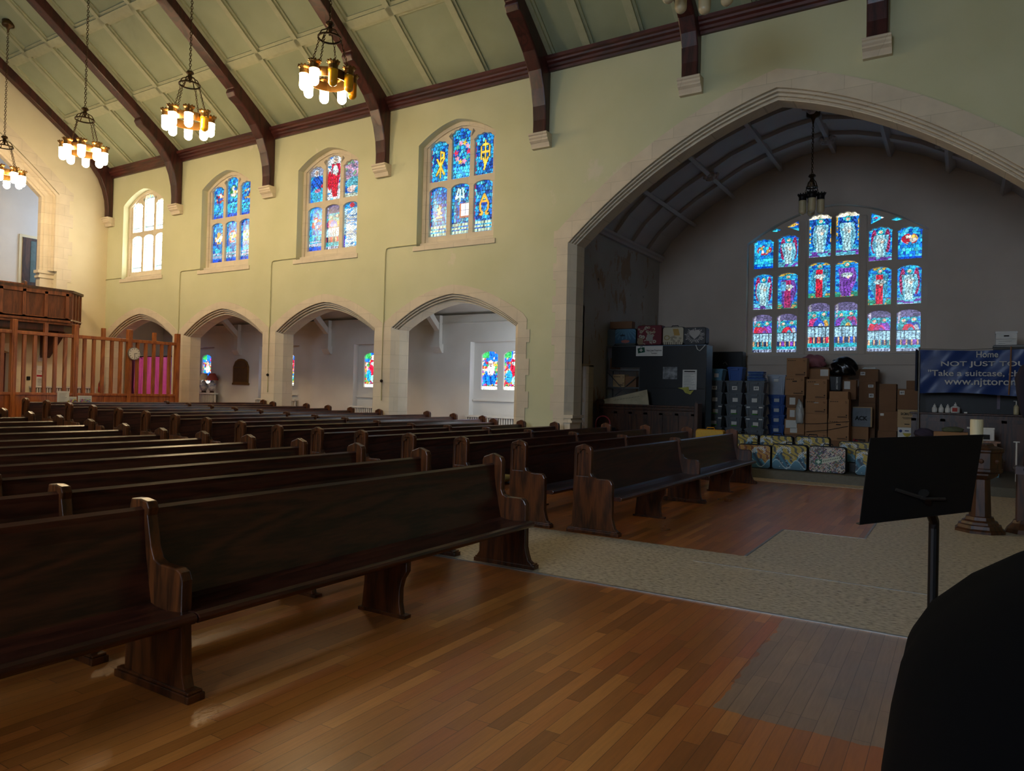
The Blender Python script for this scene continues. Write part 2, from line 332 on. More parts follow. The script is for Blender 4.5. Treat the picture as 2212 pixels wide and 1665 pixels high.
def paint(name, m, parent, x0, x1, z0, z1, y, fn, n, k, ax='Y', clip=None):
    """a grid face in the XZ plane at y whose point colours come from fn(U, V)"""
    U, V = np.meshgrid(np.linspace(0, 1, n), np.linspace(0, 1, k)); C = fn(U.ravel(), V.ravel())
    X = x0+U.ravel()*(x1-x0); Z = z0+V.ravel()*(z1-z0)
    vs = np.stack([X, np.full_like(X, y), Z], 1) if ax == 'Y' else np.stack([np.full_like(X, y), X, Z], 1)
    idx = np.arange(n*k).reshape(k, n); fs = np.stack([idx[:-1, :-1].ravel(), idx[:-1, 1:].ravel(), idx[1:, 1:].ravel(), idx[1:, :-1].ravel()], 1)
    me = bpy.data.meshes.new(name); me.from_pydata(vs.tolist(), [], fs.tolist()); me.materials.append(m)
    at = me.color_attributes.new('Col', 'FLOAT_COLOR', 'POINT'); at.data.foreach_set('color', np.concatenate([np.clip(C, 0, 2), np.ones((len(C), 1))], 1).astype(np.float32).ravel())
    o = bpy.data.objects.new(name, me); COL.objects.link(o)
    if parent: o.parent = parent
    return o

# ---------------------------------------------------------------- stained-glass painter
BLUES = np.array([(0.005, 0.06, 0.45), (0.01, 0.18, 0.8), (0.015, 0.32, 0.85), (0.03, 0.5, 0.88), (0.0, 0.03, 0.22), (0.1, 0.62, 0.85)])
JEWEL = np.array([(0.6, 0.02, 0.05), (0.75, 0.45, 0.05), (0.05, 0.4, 0.12), (0.35, 0.05, 0.35), (0.75, 0.7, 0.6), (0.02, 0.25, 0.7), (0.6, 0.25, 0.1)])
def segdist(X, Z, segs):
    d = np.full_like(X, 9.0)
    for (a, b, c, e) in segs:
        vx, vz = c-a, e-b; t = np.clip(((X-a)*vx+(Z-b)*vz)/(vx*vx+vz*vz+1e-9), 0, 1)
        d = np.minimum(d, np.hypot(X-a-t*vx, Z-b-t*vz))
    return d
def glass_fn(kind, w, h, seed):
    rg = np.random.RandomState(seed)
    cw, chh = (0.10, 0.034) if kind == 'text' else (0.075, 0.085) if kind.startswith('sym') or kind.startswith('emblem') else (0.11, 0.05)
    if kind in ('aisle', 'aisle2'): cw, chh = 0.06, 0.06
    if kind == 'clear': cw, chh = w/2.0, 0.17
    robes = [((0.72, 0.015, 0.05), (0.05, 0.38, 0.6)), ((0.22, 0.05, 0.5), (0.3, 0.1, 0.62)), ((0.5, 0.03, 0.18), (0.16, 0.06, 0.4)), ((0.05, 0.4, 0.45), (0.7, 0.4, 0.06)), ((0.02, 0.1, 0.65), (0.5, 0.6, 0.7))]
    def fn(U, V):
        X, Z = U*w, V*h
        gx, gz = np.meshgrid(np.arange(-1, int(w/cw)+2), np.arange(-1, int(h/chh)+2))
        j = 0.12 if kind in ('text', 'clear') else 0.42
        sx = (gx.ravel()+0.5+(rg.rand(gx.size)-0.5)*j*1.8+0.5*(gz.ravel() % 2)*(kind != 'clear'))*cw; sz = (gz.ravel()+0.5+(rg.rand(gx.size)-0.5)*j)*chh
        ns = len(sx); D = np.full(len(X), 9.0); D2 = np.full(len(X), 9.0); I = np.zeros(len(X), int)
        for s0 in range(ns):
            d = np.maximum(np.abs(X-sx[s0])*chh/cw, np.abs(Z-sz[s0])) if kind in ('text', 'clear') else np.hypot((X-sx[s0])*min(1, chh/cw*1.15), Z-sz[s0])
            m1 = d < D; D2 = np.where(m1, D, np.minimum(D2, d)); I = np.where(m1, s0, I); D = np.where(m1, d, D)
        bgc = BLUES[rg.choice([1, 2, 2, 3, 1, 3, 5, 0], ns)]*(0.6+0.7*rg.rand(ns, 1))
        C = bgc[I].copy(); r = rg.rand(ns)[I]; vr = (0.65+0.7*rg.rand(ns))[I][:, None]
        su, sv = U, V
        def put(mask, c, lo=1.0): C[mask] = (np.array(c)*vr*lo)[mask] if np.ndim(c) == 1 else c[mask]
        def ell(cx, cy, rx, ry): return ((su-cx)/rx)**2+((sv-cy)/ry)**2 < 1
        lines = []          # extra lead outlines: (mask)
        def fig(cx, base, top, wd, robe, cloak, seed2=0):
            hh = top-base; body = (sv > base) & (sv < top-0.18*hh) & (np.abs(su-cx-0.04*np.sin(sv*9+seed2)) < wd*(0.55+0.5*np.sin(np.clip((sv-base)/hh, 0, 1)*2.6)))
            put(body, cloak); inner = body & (np.abs(su-cx+0.02) < wd*0.45); put(inner, robe)
            put(ell(cx, base+0.62*hh, wd*0.75, 0.07*hh), (0.55, 0.75, 0.8)); f = body & (np.sin((su-cx)*46+np.sin(sv*14+seed2)*1.8) > 0.86); C[f] *= 0.12
            put(ell(cx+0.06, base+0.55*hh, 0.07, 0.03*hh+0.01), (0.85, 0.65, 0.5))
            halo(cx, top-0.08*hh, 0.14)
        def halo(cx, cy, rr_, col=(0.02, 0.55, 0.62)):
            d = np.hypot((su-cx), (sv-cy)*h/w)/max(rr_, 0.05); put(d < 1, (0.0, 0.0, 0.01)); put(d < 0.9, col); put(d < 0.6, (0.0, 0.0, 0.01)); put(d < 0.55, (0.8, 0.55, 0.42)); put((d < 0.5) & (sv < cy-0.02), (0.45, 0.36, 0.3))
        rb = robes[seed % 5]
        if kind == 'clear': C[:] = (1.0, 1.0, 0.95)
        elif kind in ('figure', 'figure2', 'figure3'):
            rb = {'figure': robes[0], 'figure2': robes[1], 'figure3': robes[2]}[kind]
            put(sv < 0.16, (0.03, 0.33, 0.2)); put((sv < 0.2) & (r < 0.3), (0.4, 0.3, 0.1)); put((sv > 0.88) & (r < 0.5), (0.55, 0.38, 0.06))
            fig(0.5, 0.06, 0.93, 0.33, rb[0], rb[1], seed)
            if kind == 'figure' and seed < 107: put(ell(0.22, 0.28, 0.18, 0.2), (0.75, 0.42, 0.04))
            if kind == 'figure3': put((np.abs(su-0.28) < 0.12) & (np.abs(sv-0.62) < 0.12), (0.1, 0.4, 0.7))
        elif kind in ('angel', 'angelred'):
            wing = (0.42, 0.04, 0.16) if kind == 'angelred' else (0.02, 0.09, 0.5)
            for sx_ in (-1, 1):
                wm = ell(0.5+sx_*0.27, 0.58, 0.12, 0.32); put(wm, wing); C[wm & (np.sin(sv*70+sx_*su*40) > 0.7)] *= 0.15
            rim = (np.abs(su-0.5) > 0.4) & (sv > 0.35); 
            if kind == 'angel': put(rim & (r < 0.6), (0.75, 0.45, 0.05)); put((sv > 0.87), (1.2, 1.15, 0.85))
            put(sv < 0.2, (0.12, 0.5, 0.7)); put((sv < 0.16) & (r < 0.5), (0.16, 0.05, 0.4))
            fig(0.5, 0.14, 0.88, 0.3, (0.5, 0.85, 0.95), (0.2, 0.6, 0.82), seed); put(sv < 0.05, (0.4, 0.6, 0.8))
        elif kind == 'supper':
            put(sv > 0.8, (0.13, 0.11, 0.25)); put((np.abs(su-0.12) < 0.05) & (sv > 0.55), (0.4, 0.38, 0.5)); put((sv > 0.62) & (sv < 0.8) & (r < 0.5), (0.05, 0.5, 0.55))
            k = seed % 4
            for q, (cx, cy) in enumerate(((0.3, 0.66), (0.7, 0.68), (0.5, 0.62))):
                c_ = robes[(k+q) % 5]; put(ell(cx, cy-0.12, 0.24, 0.15), c_[0]); put(ell(cx+0.08, cy-0.15, 0.12, 0.1), c_[1])
                if q < 2: halo(cx, cy+0.06, 0.14)
            tb_ = (sv > 0.3) & (sv < 0.5); put(tb_, (0.38, 0.68, 0.88)); C[tb_ & (np.sin(su*42) > 0.88)] *= 0.1; C[np.abs(sv-0.5) < 0.008] = (0.02, 0.03, 0.05)
            lg = (sv <= 0.3) & (sv > 0.18); put(lg, (0.01, 0.03, 0.12)); put(lg & (np.sin(su*17+seed) > 0.25), robes[(k+3) % 5][0]); put(lg & (np.sin(su*29+seed) > 0.6), (0.7, 0.4, 0.2)); put((sv <= 0.18) & (sv > 0.1), (0.01, 0.45, 0.55)); put(sv <= 0.1, (0.4, 0.5, 0.72)); C[(sv < 0.085) & (sv > 0.03) & (np.sin(su*95)+np.sin(su*47+seed) > 0.2)] = (0.02, 0.02, 0.08)
        elif kind == 'christ':
            put(r < 0.8, (0.8, 0.88, 0.95)); put((r > 0.9) & (sv > 0.6), (0.5, 0.6, 0.8)); fig(0.52, 0.1, 0.95, 0.27, (0.85, 0.01, 0.04), (0.7, 0.01, 0.07), 2); put(ell(0.5, 0.66, 0.18, 0.1), (0.8, 0.92, 0.95)); put(ell(0.16, 0.45, 0.14, 0.2), (0.75, 0.01, 0.04))
            halo(0.52, 0.86, 0.19, (0.85, 0.85, 0.75))
        elif kind == 'kneel':
            put(sv > 0.72, (0.35, 0.4, 0.55)); put(ell(0.5, 0.52, 0.44, 0.2), (0.005, 0.12, 0.72)); put(ell(0.35, 0.24, 0.2, 0.2), (0.02, 0.5, 0.8)); put(ell(0.75, 0.22, 0.16, 0.2), (0.02, 0.5, 0.8)); put(ell(0.85, 0.44, 0.16, 0.05), (0.75, 0.02, 0.06)); put(ell(0.5, 0.34, 0.2, 0.05), (0.6, 0.2, 0.35)); halo(0.42, 0.8, 0.2, (0.6, 0.7, 0.8))
            C[ell(0.5, 0.52, 0.44, 0.2) & (np.sin(su*20+sv*34) > 0.85)] *= 0.15
        elif kind == 'garden':
            put(sv > 0.46, (0.32, 0.3, 0.48)); put((sv > 0.46) & (r < 0.4), (0.62, 0.35, 0.5)); put((sv > 0.46) & (r > 0.85), (0.2, 0.36, 0.24)); put(ell(0.55, 0.38, 0.45, 0.16), (0.12, 0.5, 0.62)); put(ell(0.5, 0.24, 0.35, 0.08), (0.8, 0.6, 0.55)); put(sv < 0.14, (0.5, 0.6, 0.5)); put(ell(0.8, 0.2, 0.18, 0.08), (0.02, 0.4, 0.7))
        elif kind in ('aisle', 'aisle2'):
            C[:] = (JEWEL[rg.choice(len(JEWEL), ns)]*0.8)[I]*vr; put((sv > 0.72) & (r < 0.75), (0.01, 0.15, 0.78)); put((sv > 0.8) & (su < 0.4), (0.04, 0.42, 0.1))
            if kind == 'aisle': put(ell(0.45, 0.3, 0.4, 0.16), (0.005, 0.14, 0.8)); put(ell(0.5, 0.5, 0.2, 0.13), (0.85, 0.78, 0.8)); halo(0.5, 0.68, 0.15, (0.8, 0.5, 0.55)); C[ell(0.45, 0.3, 0.4, 0.16) & (np.sin(su*22+sv*10) > 0.85)] *= 0.15
            else: fig(0.58, 0.3, 0.9, 0.22, (0.8, 0.01, 0.04), (0.7, 0.01, 0.05), 1); put(ell(0.3, 0.35, 0.17, 0.16), (0.02, 0.35, 0.75)); put(ell(0.6, 0.26, 0.16, 0.1), (0.3, 0.7, 0.7)); halo(0.6, 0.84, 0.16, (0.9, 0.88, 0.85))
            put(sv < 0.12, (1.0, 0.95, 0.8)); C[np.abs(sv-0.12) < 0.01] = 0.01
        elif kind in ('emblem', 'emblemlow'):
            put(ell(0.5, 0.62, 0.34, 0.15) & (r < 0.6), JEWEL[seed % 3]*0.9); put(ell(0.5, 0.62, 0.28, 0.12) & (r < 0.45), (0.95, 0.9, 0.8)); put(ell(0.5, 0.62, 0.3, 0.13) & (r > 0.86), (0.8, 0.5, 0.1)); put((sv > 0.2) & (sv < 0.36) & (r < 0.6), (0.04, 0.65, 0.85)); put(sv < 0.12, (0.0, 0.08, 0.7))
            if kind == 'emblemlow':
                m_ = ((sv < 0.19) & (sv > 0.13)) | ((sv < 0.25) & (sv > 0.22)); put(m_, (0.65, 0.78, 0.95)); C[m_ & (np.sin(su*80+seed) > 0.5)] = (0.02, 0.05, 0.3)
        elif kind == 'text':
            put(r < 0.3, (0.02, 0.3, 0.8)); m_ = (r > 0.28) & (V < 0.86); put(m_, (0.5, 0.78, 0.9)); put(ell(0.5, 0.92, 0.14, 0.05), (0.85, 0.01, 0.06)); put((su < 0.1) & (sv < 0.3), (0.1, 0.02, 0.6))
        lead = (D2-D) < (0.012 if kind.startswith('sym') else 0.006 if kind != 'clear' else 0.012); C[lead] = C[lead]*(0.03 if kind.startswith('sym') or kind.startswith('emb') else 0.1) if kind != 'clear' else (0.05, 0.06, 0.06)
        segs = {'sympx': ([(0.3, 0.2, 0.68, 0.56), (0.7, 0.2, 0.32, 0.56), (0.5, 0.14, 0.5, 0.72), (0.5, 0.72, 0.66, 0.68), (0.66, 0.68, 0.66, 0.6), (0.66, 0.6, 0.5, 0.56)], (1.0, 0.62, 0.06)),
                'symihs': ([(0.5, 0.3, 0.5, 0.78), (0.3, 0.4, 0.3, 0.66), (0.7, 0.44, 0.7, 0.66), (0.3, 0.54, 0.7, 0.54), (0.38, 0.7, 0.62, 0.7), (0.4, 0.4, 0.5, 0.25), (0.62, 0.4, 0.5, 0.25), (0.5, 0.25, 0.46, 0.16)], (1.0, 0.65, 0.08)),
                'symaw': ([(0.5, 0.72, 0.3, 0.55), (0.5, 0.72, 0.7, 0.55), (0.3, 0.55, 0.32, 0.44), (0.7, 0.55, 0.68, 0.44), (0.32, 0.44, 0.42, 0.38), (0.68, 0.44, 0.58, 0.38), (0.4, 0.36, 0.3, 0.36), (0.6, 0.36, 0.7, 0.36), (0.38, 0.6, 0.62, 0.6)], (0.95, 0.48, 0.05)),
                'symdove': ([(0.35, 0.9, 0.22, 0.72), (0.55, 0.9, 0.62, 0.72), (0.22, 0.72, 0.4, 0.76), (0.62, 0.72, 0.44, 0.76), (0.42, 0.88, 0.42, 0.66)], (0.6, 0.9, 0.95)),
                'symbush': ([(0.5, 0.45, 0.5, 0.62), (0.42, 0.46, 0.58, 0.6), (0.4, 0.56, 0.6, 0.48), (0.38, 0.4, 0.62, 0.4)], (0.7, 0.5, 0.35)),
                'symleaf': ([], (1, 1, 1))}.get(kind)
        if segs:
            if segs[0]:
                dd = segdist(X, Z, [(a*w, b*h, c*w, e*h) for a, b, c, e in segs[0]]); C[dd < 0.036] = (0.003, 0.004, 0.01); C[dd < 0.024] = segs[1]
            if kind == 'symleaf':
                for i in range(10):
                    t = i/10*2*PI; cx, cz = 0.5*w+0.19*math.cos(t), 0.52*h+0.24*math.sin(t) if h > 0.9 else 0.5*h+0.12*math.sin(t); dd = np.hypot(X-cx, Z-cz)
                    m_ = dd < 0.07*(0.75+0.3*np.sin(5*np.arctan2(Z-cz, X-cx)+i)); C[m_] = [(0.85, 0.03, 0.08), (0.9, 0.35, 0.42), (0.8, 0.55, 0.05), (0.85, 0.3, 0.45), (0.08, 0.5, 0.3)][i % 5]
                m_ = (V < 0.26) & ~lead; C[m_] = C[m_]*1.3+(0.05, 0.2, 0.2)
            if kind in ('sympx', 'symihs', 'symaw', 'symbush'): C[(U < 0.06) & (np.sin(Z*40) > -0.4)] = (0.45, 0.01, 0.05)
            if kind in ('symaw', 'symdove', 'symbush'):
                for zz in (0.07, 0.14, 0.21): m_ = np.abs(V-zz) < 0.022; C[m_] = (0.55, 0.75, 0.55); C[m_ & (np.sin(X*130+zz*50)+np.sin(X*67) > 0.7)] = (0.02, 0.05, 0.06)
            if kind == 'symdove':
                m_ = (U > 0.42) & (U < 0.97) & (V > 0.34) & (V < 0.62); C[m_] = (0.45, 0.15, 0.08); m_ = (U > 0.5) & (U < 0.92) & (V > 0.37) & (V < 0.6); C[m_] = (1.6, 1.6, 1.7); C[m_ & ((np.abs(U-0.71) < 0.02) | (np.abs(V-0.48) < 0.008))] = (0.1, 0.1, 0.15)
        if kind == 'clear':
            e = np.minimum(U, 1-U)*w; m_ = (e < 0.045) | (V > 0.955); C[m_] = (0.01, 0.2, 0.2)
            if seed % 2 == 1: hd = (V > 0.9); C[hd] = (0.01, 0.2, 0.2); C[hd & (np.abs(np.sin(X*26)) > 0.55)] = (0.3, 0.17, 0.005)
            C[(Z % 0.19) < 0.014] = (0.06, 0.07, 0.07)
        return C
    return fn

# ---------------------------------------------------------------- outline helpers
def arch_pts(cx, w, zs, za, a, n=14):
    """curve from right spring over the apex to the left spring (x, z)"""
    f = lambda s: 1-a*s-(1-a)*s*s
    R = [(cx+w*(1-i/n), zs+(za-zs)*f(1-i/n)) for i in range(n+1)]
    return R+[(2*cx-x, z) for x, z in reversed(R[:-1])]
def arch_loop(cx, w, zb, zs, za, a=0.2, n=14):
    return [(cx-w, zb), (cx+w, zb)]+arch_pts(cx, w, zs, za, a, n)
def P3(path, y): return [(x, y, z) for x, z in path]
def lancet(x0, x1, z0, z1, rise=0.09, cusps=0):
    cx, w = (x0+x1)/2, (x1-x0)/2
    if not cusps: return [(x0, z0), (x1, z0), (x1, z1-rise), (x1-0.35*w, z1-0.3*rise), (cx, z1), (x0+0.35*w, z1-0.3*rise), (x0, z1-rise)]
    pts = [(x0, z0), (x1, z0)]
    n = cusps
    for i in range(n):            # scalloped head
        t0, t1 = i/n, (i+1)/n
        for k in range(5):
            t = t0+(t1-t0)*k/5; ang = t*PI
            bx, bz = cx+w*math.cos(ang), z1-rise+rise*0.8*math.sin(ang); sc = 0.028*math.sin(PI*k/5)
            pts.append((bx+sc*math.cos(ang), bz+sc*math.sin(ang)))
    pts.append((x0, z1-rise)); return pts

# ================================================================= THE SETTING
YW, YB = 14.0, 14.5                      # nave side wall, front and back face
BAYS = [-10.45, -14.8, -19.15, -23.5]
XE = -25.6                               # end wall
def ramp(x): return max(0.0, 0.029*(-9.2-x))
# floors (rising gently towards the back)
def floor_piece(name, m, x0, x1, y0, y1, dz=0.0, th=0.12):
    b = MB(); xs = [x0]+([-9.2] if x0 < -9.2 < x1 else [])+[x1]
    rings = [[(x, y0, ramp(x)+dz), (x, y1, ramp(x)+dz), (x, y1, ramp(x)-th), (x, y0, ramp(x)-th)] for x in xs]
    b.loft(rings, True, True); return struct(b, name, m)
floor_piece('floor', M_floor, -29.2, 9, -8, 22.3)
floor_piece('floor', M_lino, -25.6, 9, 5.65, 7.55, 0.004, 0.003)
floor_piece('floor', M_lino, -1.83, 9, 7.55, 9.4, 0.004, 0.003)
floor_piece('floor', M_lino, -0.92, 9, 9.4, 14.75, 0.004, 0.003)
floor_piece('floor', M_lino, -8.1, 2.0, 14.75, 15.3, 0.004, 0.003)
struct(MB().box(-8.1, 1.9, 15.3, 21.7, 0.0, 0.17), 'floor', mat('platform_linoleum', (96, 93, 80), 0.6, noise=0.08, scale=18))
b = MB()
for x0, x1, y0, y1 in ((-25.6, 9, 5.635, 5.66), (-1.845, -1.82, 7.55, 9.4), (-1.83, -0.92, 9.39, 9.412), (-0.932, -0.908, 9.4, 14.75), (-2.2, 2.0, 7.0, 7.012)):
    xs = [x0]+([-9.2] if x0 < -9.2 < x1 else [])+[x1]
    b.loft([[(x, y0, ramp(x)+0.008), (x, y1, ramp(x)+0.008), (x, y1, ramp(x)), (x, y0, ramp(x))] for x in xs], True, True)
struct(b, 'trim_1', M_steel)

# nave side wall with arcade, clerestory windows and crossing arch
CX, CW = -3.0, 4.33
def win_wall(c): return [(c-1.15, 5.22), (c+1.15, 5.22)]+arch_pts(c, 1.15, 7.75, 8.22, 0.25, 8)
outer = [(XE, -0.2)]
for c in reversed(BAYS):
    ap = arch_pts(c, 1.9, 3.22, 4.0, 0.2, 14)
    outer += [(c-1.9, -0.2)]+list(reversed(ap))+[(c+1.9, -0.2)]
ap = arch_pts(CX, CW, 4.95, 7.49, 0.42, 24)
outer += [(CX-CW, -0.2)]+list(reversed(ap))+[(CX+CW, -0.2), (9, -0.2), (9, 9.3), (XE, 9.3)]
struct(MB().plate(outer, [win_wall(c) for c in BAYS], 'Y', YW, YB), 'wall_side', M_wall)
# splayed mouldings, reveals
def arch_mould(c, w, zs, za, a, dw, dz, yb, n, zb=-0.1):
    b = MB(); steps = [(0, 0), (0.1, 0.0), (0.13, 0.3), (0.05, 0.42), (0.24, 0.42), (0.27, 0.24), (0.38, 0.26), (0.42, 0.6), (0.34, 0.72), (0.52, 0.7), (0.56, 0.5), (0.68, 0.53), (0.72, 0.86), (0.64, 0.96), (0.82, 0.94), (0.88, 0.8), (1.0, 0.84), (1, 1)]
    rings = []
    for s, t in steps:
        rings.append(P3(arch_pts(c, w-dw*s, zs-0.06*s, za-dz*s, a, n), YW-0.012+t*0.16))
    b.loft(rings, False)
    inner = [(c+w-dw, zb)]+arch_pts(c, w-dw, zs-0.06, za-dz, a, n)+[(c-w+dw, zb)]
    b.loft([P3(inner, YW+0.148), P3(inner, yb+0.01), P3([(c+w, zb)]+arch_pts(c, w, zs, za, a, n)+[(c-w, zb)], yb+0.01)], False)
    for sx in (1, -1):        # plain splay on the jambs
        x0, x1 = c+sx*w, c+sx*(w-dw)
        b.add([(x0, YW-0.012, zb), (x0, YW-0.012, zs), (x1, YW+0.148, zs-0.06), (x1, YW+0.148, zb)], [(0, 1, 2, 3)])
    return b
for i, c in enumerate(BAYS):
    struct(arch_mould(c, 1.9, 3.22, 4.0, 0.2, 0.16, 0.19, YB, 14), 'trim_%d' % (i+2), M_stone, parent=None)
struct(arch_mould(CX, CW, 4.95, 7.49, 0.42, 0.15, 0.22, YB, 24, 1.17), 'trim_6', M_stone)
# foot of the crossing arch mould: corbelled bases
b = MB()
for sx in (1, -1):
    xj = CX+sx*(CW-0.15)
    for r0, z0, z1 in ((0.0, -0.05, 1.0), (0.05, 1.0, 1.05), (0.02, 1.05, 1.1), (0.07, 1.1, 1.17)):
        b.box(min(xj-sx*r0, xj+sx*0.2), max(xj-sx*r0, xj+sx*0.2), YW-0.0-r0*0.3, YB+r0*0.4, z0, z1)
struct(b, 'trim_7', M_stone)
# stone face bands around the arches
for i, c in enumerate(BAYS):
    L, R_ = c-2.175, c+2.175
    top = arch_pts(c, 2.175, 3.32, 4.2, 0.2, 14)
    rp = [(R_, 0)]
    if i == 0:       # toothed quoins beside the plain pier
        rp = [(R_-0.05, 0)]; z = 0.92
        for k in range(6):
            z2 = z+0.37; rp += [(R_-0.05 if k % 2 == 0 else R_+0.03, z), (R_-0.05 if k % 2 == 0 else R_+0.03, min(z2, 3.06))]; z = z2
        rp += [(R_-0.05, 3.06), (R_-0.05, 3.3)]
        top = top[1:]
    inner = [(c-1.9, 0)]+list(reversed(arch_pts(c, 1.9, 3.22, 4.0, 0.2, 14)))+[(c+1.9, 0)]
    struct(MB().plate([(L, 0)]+inner+rp+top, [], 'Y', YW-0.014, YW), 'trim_%d' % (i+8), M_stone)
inner = [(CX-CW, 0)]+list(reversed(arch_pts(CX, CW, 4.95, 7.49, 0.42, 24)))+[(CX+CW, 0)]
tl, tr = [], []; z = 0.9
k = 0
while z < 4.9:
    e = 0.27 if k % 2 == 0 else 0.35
    tl += [(CX-CW-e, z), (CX-CW-e, z+0.36)]; tr += [(CX+CW+e, z), (CX+CW+e, z+0.36)]; z += 0.36; k += 1
top = arch_pts(CX, CW+0.27, 5.22, 7.82, 0.42, 24)
struct(MB().plate([(CX-CW-0.27, 0)]+inner+[(CX+CW+0.27, 0)]+tr+top+list(reversed(tl)), [], 'Y', YW-0.014, YW), 'trim_12', M_stone)

# clerestory windows
UP = [(-0.69, 0), (-0.02, 1), (0.66, 0)]
KU = [['sympx', 'symleaf', 'symihs'], ['kneel', 'christ', 'garden'], ['emblem', 'emblem', 'emblem'], ['clear', 'clear', 'clear']]
KL = [['symbush', 'symdove', 'symaw'], ['emblemlow', 'supper', 'text'], ['emblemlow', 'emblemlow', 'emblemlow'], ['clear', 'clear', 'clear']]
for i, c in enumerate(BAYS):
    w = thing('window_%d' % (i+1), None, None, (c, YW, 5.22)); w['kind'] = 'structure'
    holes, gl = [], []
    for k, (dx, mid) in enumerate(UP):
        x = dx-0.0; hw = 0.275
        holes.append(lancet(x-hw, x+hw, 1.63, 2.88 if mid else 2.66, 0.2, 5)); gl.append((x, 1.6, 2.92 if mid else 2.7, KU[i][k]))
        holes.append(lancet(x-hw, x+hw, 0.26, 1.5, 0.09)); gl.append((x, 0.23, 1.52, KL[i][k]))
    for sx in (-1, 1): holes.append([(sx*0.3-0.02, 2.6), (sx*0.38+0.02, 2.72), (sx*0.33, 2.8)] if sx > 0 else [(-0.4, 2.72), (-0.3, 2.6), (-0.3, 2.8)])
    ol = [(x-c, z-5.22) for x, z in [(c-1.16, 5.21), (c+1.16, 5.21)]+arch_pts(c, 1.16, 7.76, 8.23, 0.25, 8)]
    MB().plate(ol, holes, 'Y', 0.24, 0.36).obj('window_frame', M_stone, w)
    # outer frame moulding ring and transom
    ring = MB(); il = [(x-c, z-5.22) for x, z in [(c-1.05, 5.32), (c+1.05, 5.32)]+arch_pts(c, 1.05, 7.72, 8.12, 0.25, 8)]
    ring.plate(ol, [il], 'Y', 0.2, 0.242).obj('frame_moulding', M_stone, w)
    sl = MB().box(-1.25, 1.22, -0.03, 0.24, -0.12, 0.0); sl.box(-1.12, 1.12, 0.1, 0.24, 0.0, 0.09); sl.obj('window_sill', M_stone, w, bevel=0.01)
    for k, (x, z0, z1, kd) in enumerate(gl):
        clear = kd == 'clear'
        n, m_ = (22, 50) if i < 3 else (20, 40)
        paint('stained_glass' if not clear else 'leaded_glass', M_clear if clear else M_glass, w, x-0.3, x+0.3, z0, z1, 0.31, glass_fn(kd, 0.6, z1-z0, 10*i+k+1), n*2-8 if i < 2 else n, m_*2-20 if i < 2 else m_)

# cornice under the roof
cp = [(14.0, 8.79), (13.93, 8.79), (13.92, 8.84), (13.88, 8.86), (13.87, 8.91), (13.82, 8.94), (13.81, 8.98), (13.76, 9.0), (13.75, 9.07), (14.0, 9.07)]
struct(MB().prism(cp, 'X', XE, 9), 'trim_13', M_cornice)
# roof: two slopes meeting over the nave axis
RY, RZ = 6.4, 9.1+0.72*7.6
struct(MB().prism([(14.5, 8.74), (RY, RZ), (RY, RZ+0.15), (14.5, 8.95)], 'X', XE-0.2, 9), 'ceiling', M_ceil)
struct(MB().prism([(-1.7, 8.74), (RY, RZ), (RY, RZ+0.15), (-1.7, 8.95)], 'X', XE-0.2, 9), 'ceiling', M_ceil)
def slope(y): return 9.1+0.72*(14-y)
b = MB()
nrm = Vector((0, -0.72, -1)).normalized()      # pointing into the room
def batten_x(y, x0, x1):
    for hw, d in ((0.14, 0.04), (0.08, 0.09)):
        pr = []
        for s, e in ((-hw, 0.01), (hw, 0.01), (hw, -d), (-hw, -d)):
            yy = y+s; q = Vector((0, yy, slope(yy)))+nrm*(-e if e < 0 else -0.01); pr.append((q.y, q.z))
        b.prism(pr, 'X', x0, x1)
def batten_y(x, y0, y1):
    for hw, d in ((0.13, 0.04), (0.07, 0.09)):
        rings = []
        for yy in (y0, y1):
            q0 = Vector((0, yy, slope(yy)))-nrm*0.01; q1 = Vector((0, yy, slope(yy)))+nrm*d
            rings.append([(x-hw, q0.y, q0.z), (x+hw, q0.y, q0.z), (x+hw, q1.y, q1.z), (x-hw, q1.y, q1.z)])
        b.loft(rings, True, True)
for y in (12.35, 10.63, 8.9, 7.2): batten_x(y, XE, 9 if y < 12 else -8.2)
RIBX = [-25.42, -21.5, -17.1, -12.72, -8.03, -4.63, -1.31, 2.1, 5.5]
for i in range(len(RIBX)-1):
    a_, c_ = RIBX[i], RIBX[i+1]
    if i < 3 or True:
        n = 3 if i < 4 else 3
        for k in range(1, n): batten_y(a_+(c_-a_)*k/n, 14.0, 6.5)
        batten_y(a_+0.2, 14.0, 6.5); batten_y(c_-0.2, 14.0, 6.5)
struct(b, 'trim_14', M_batten)
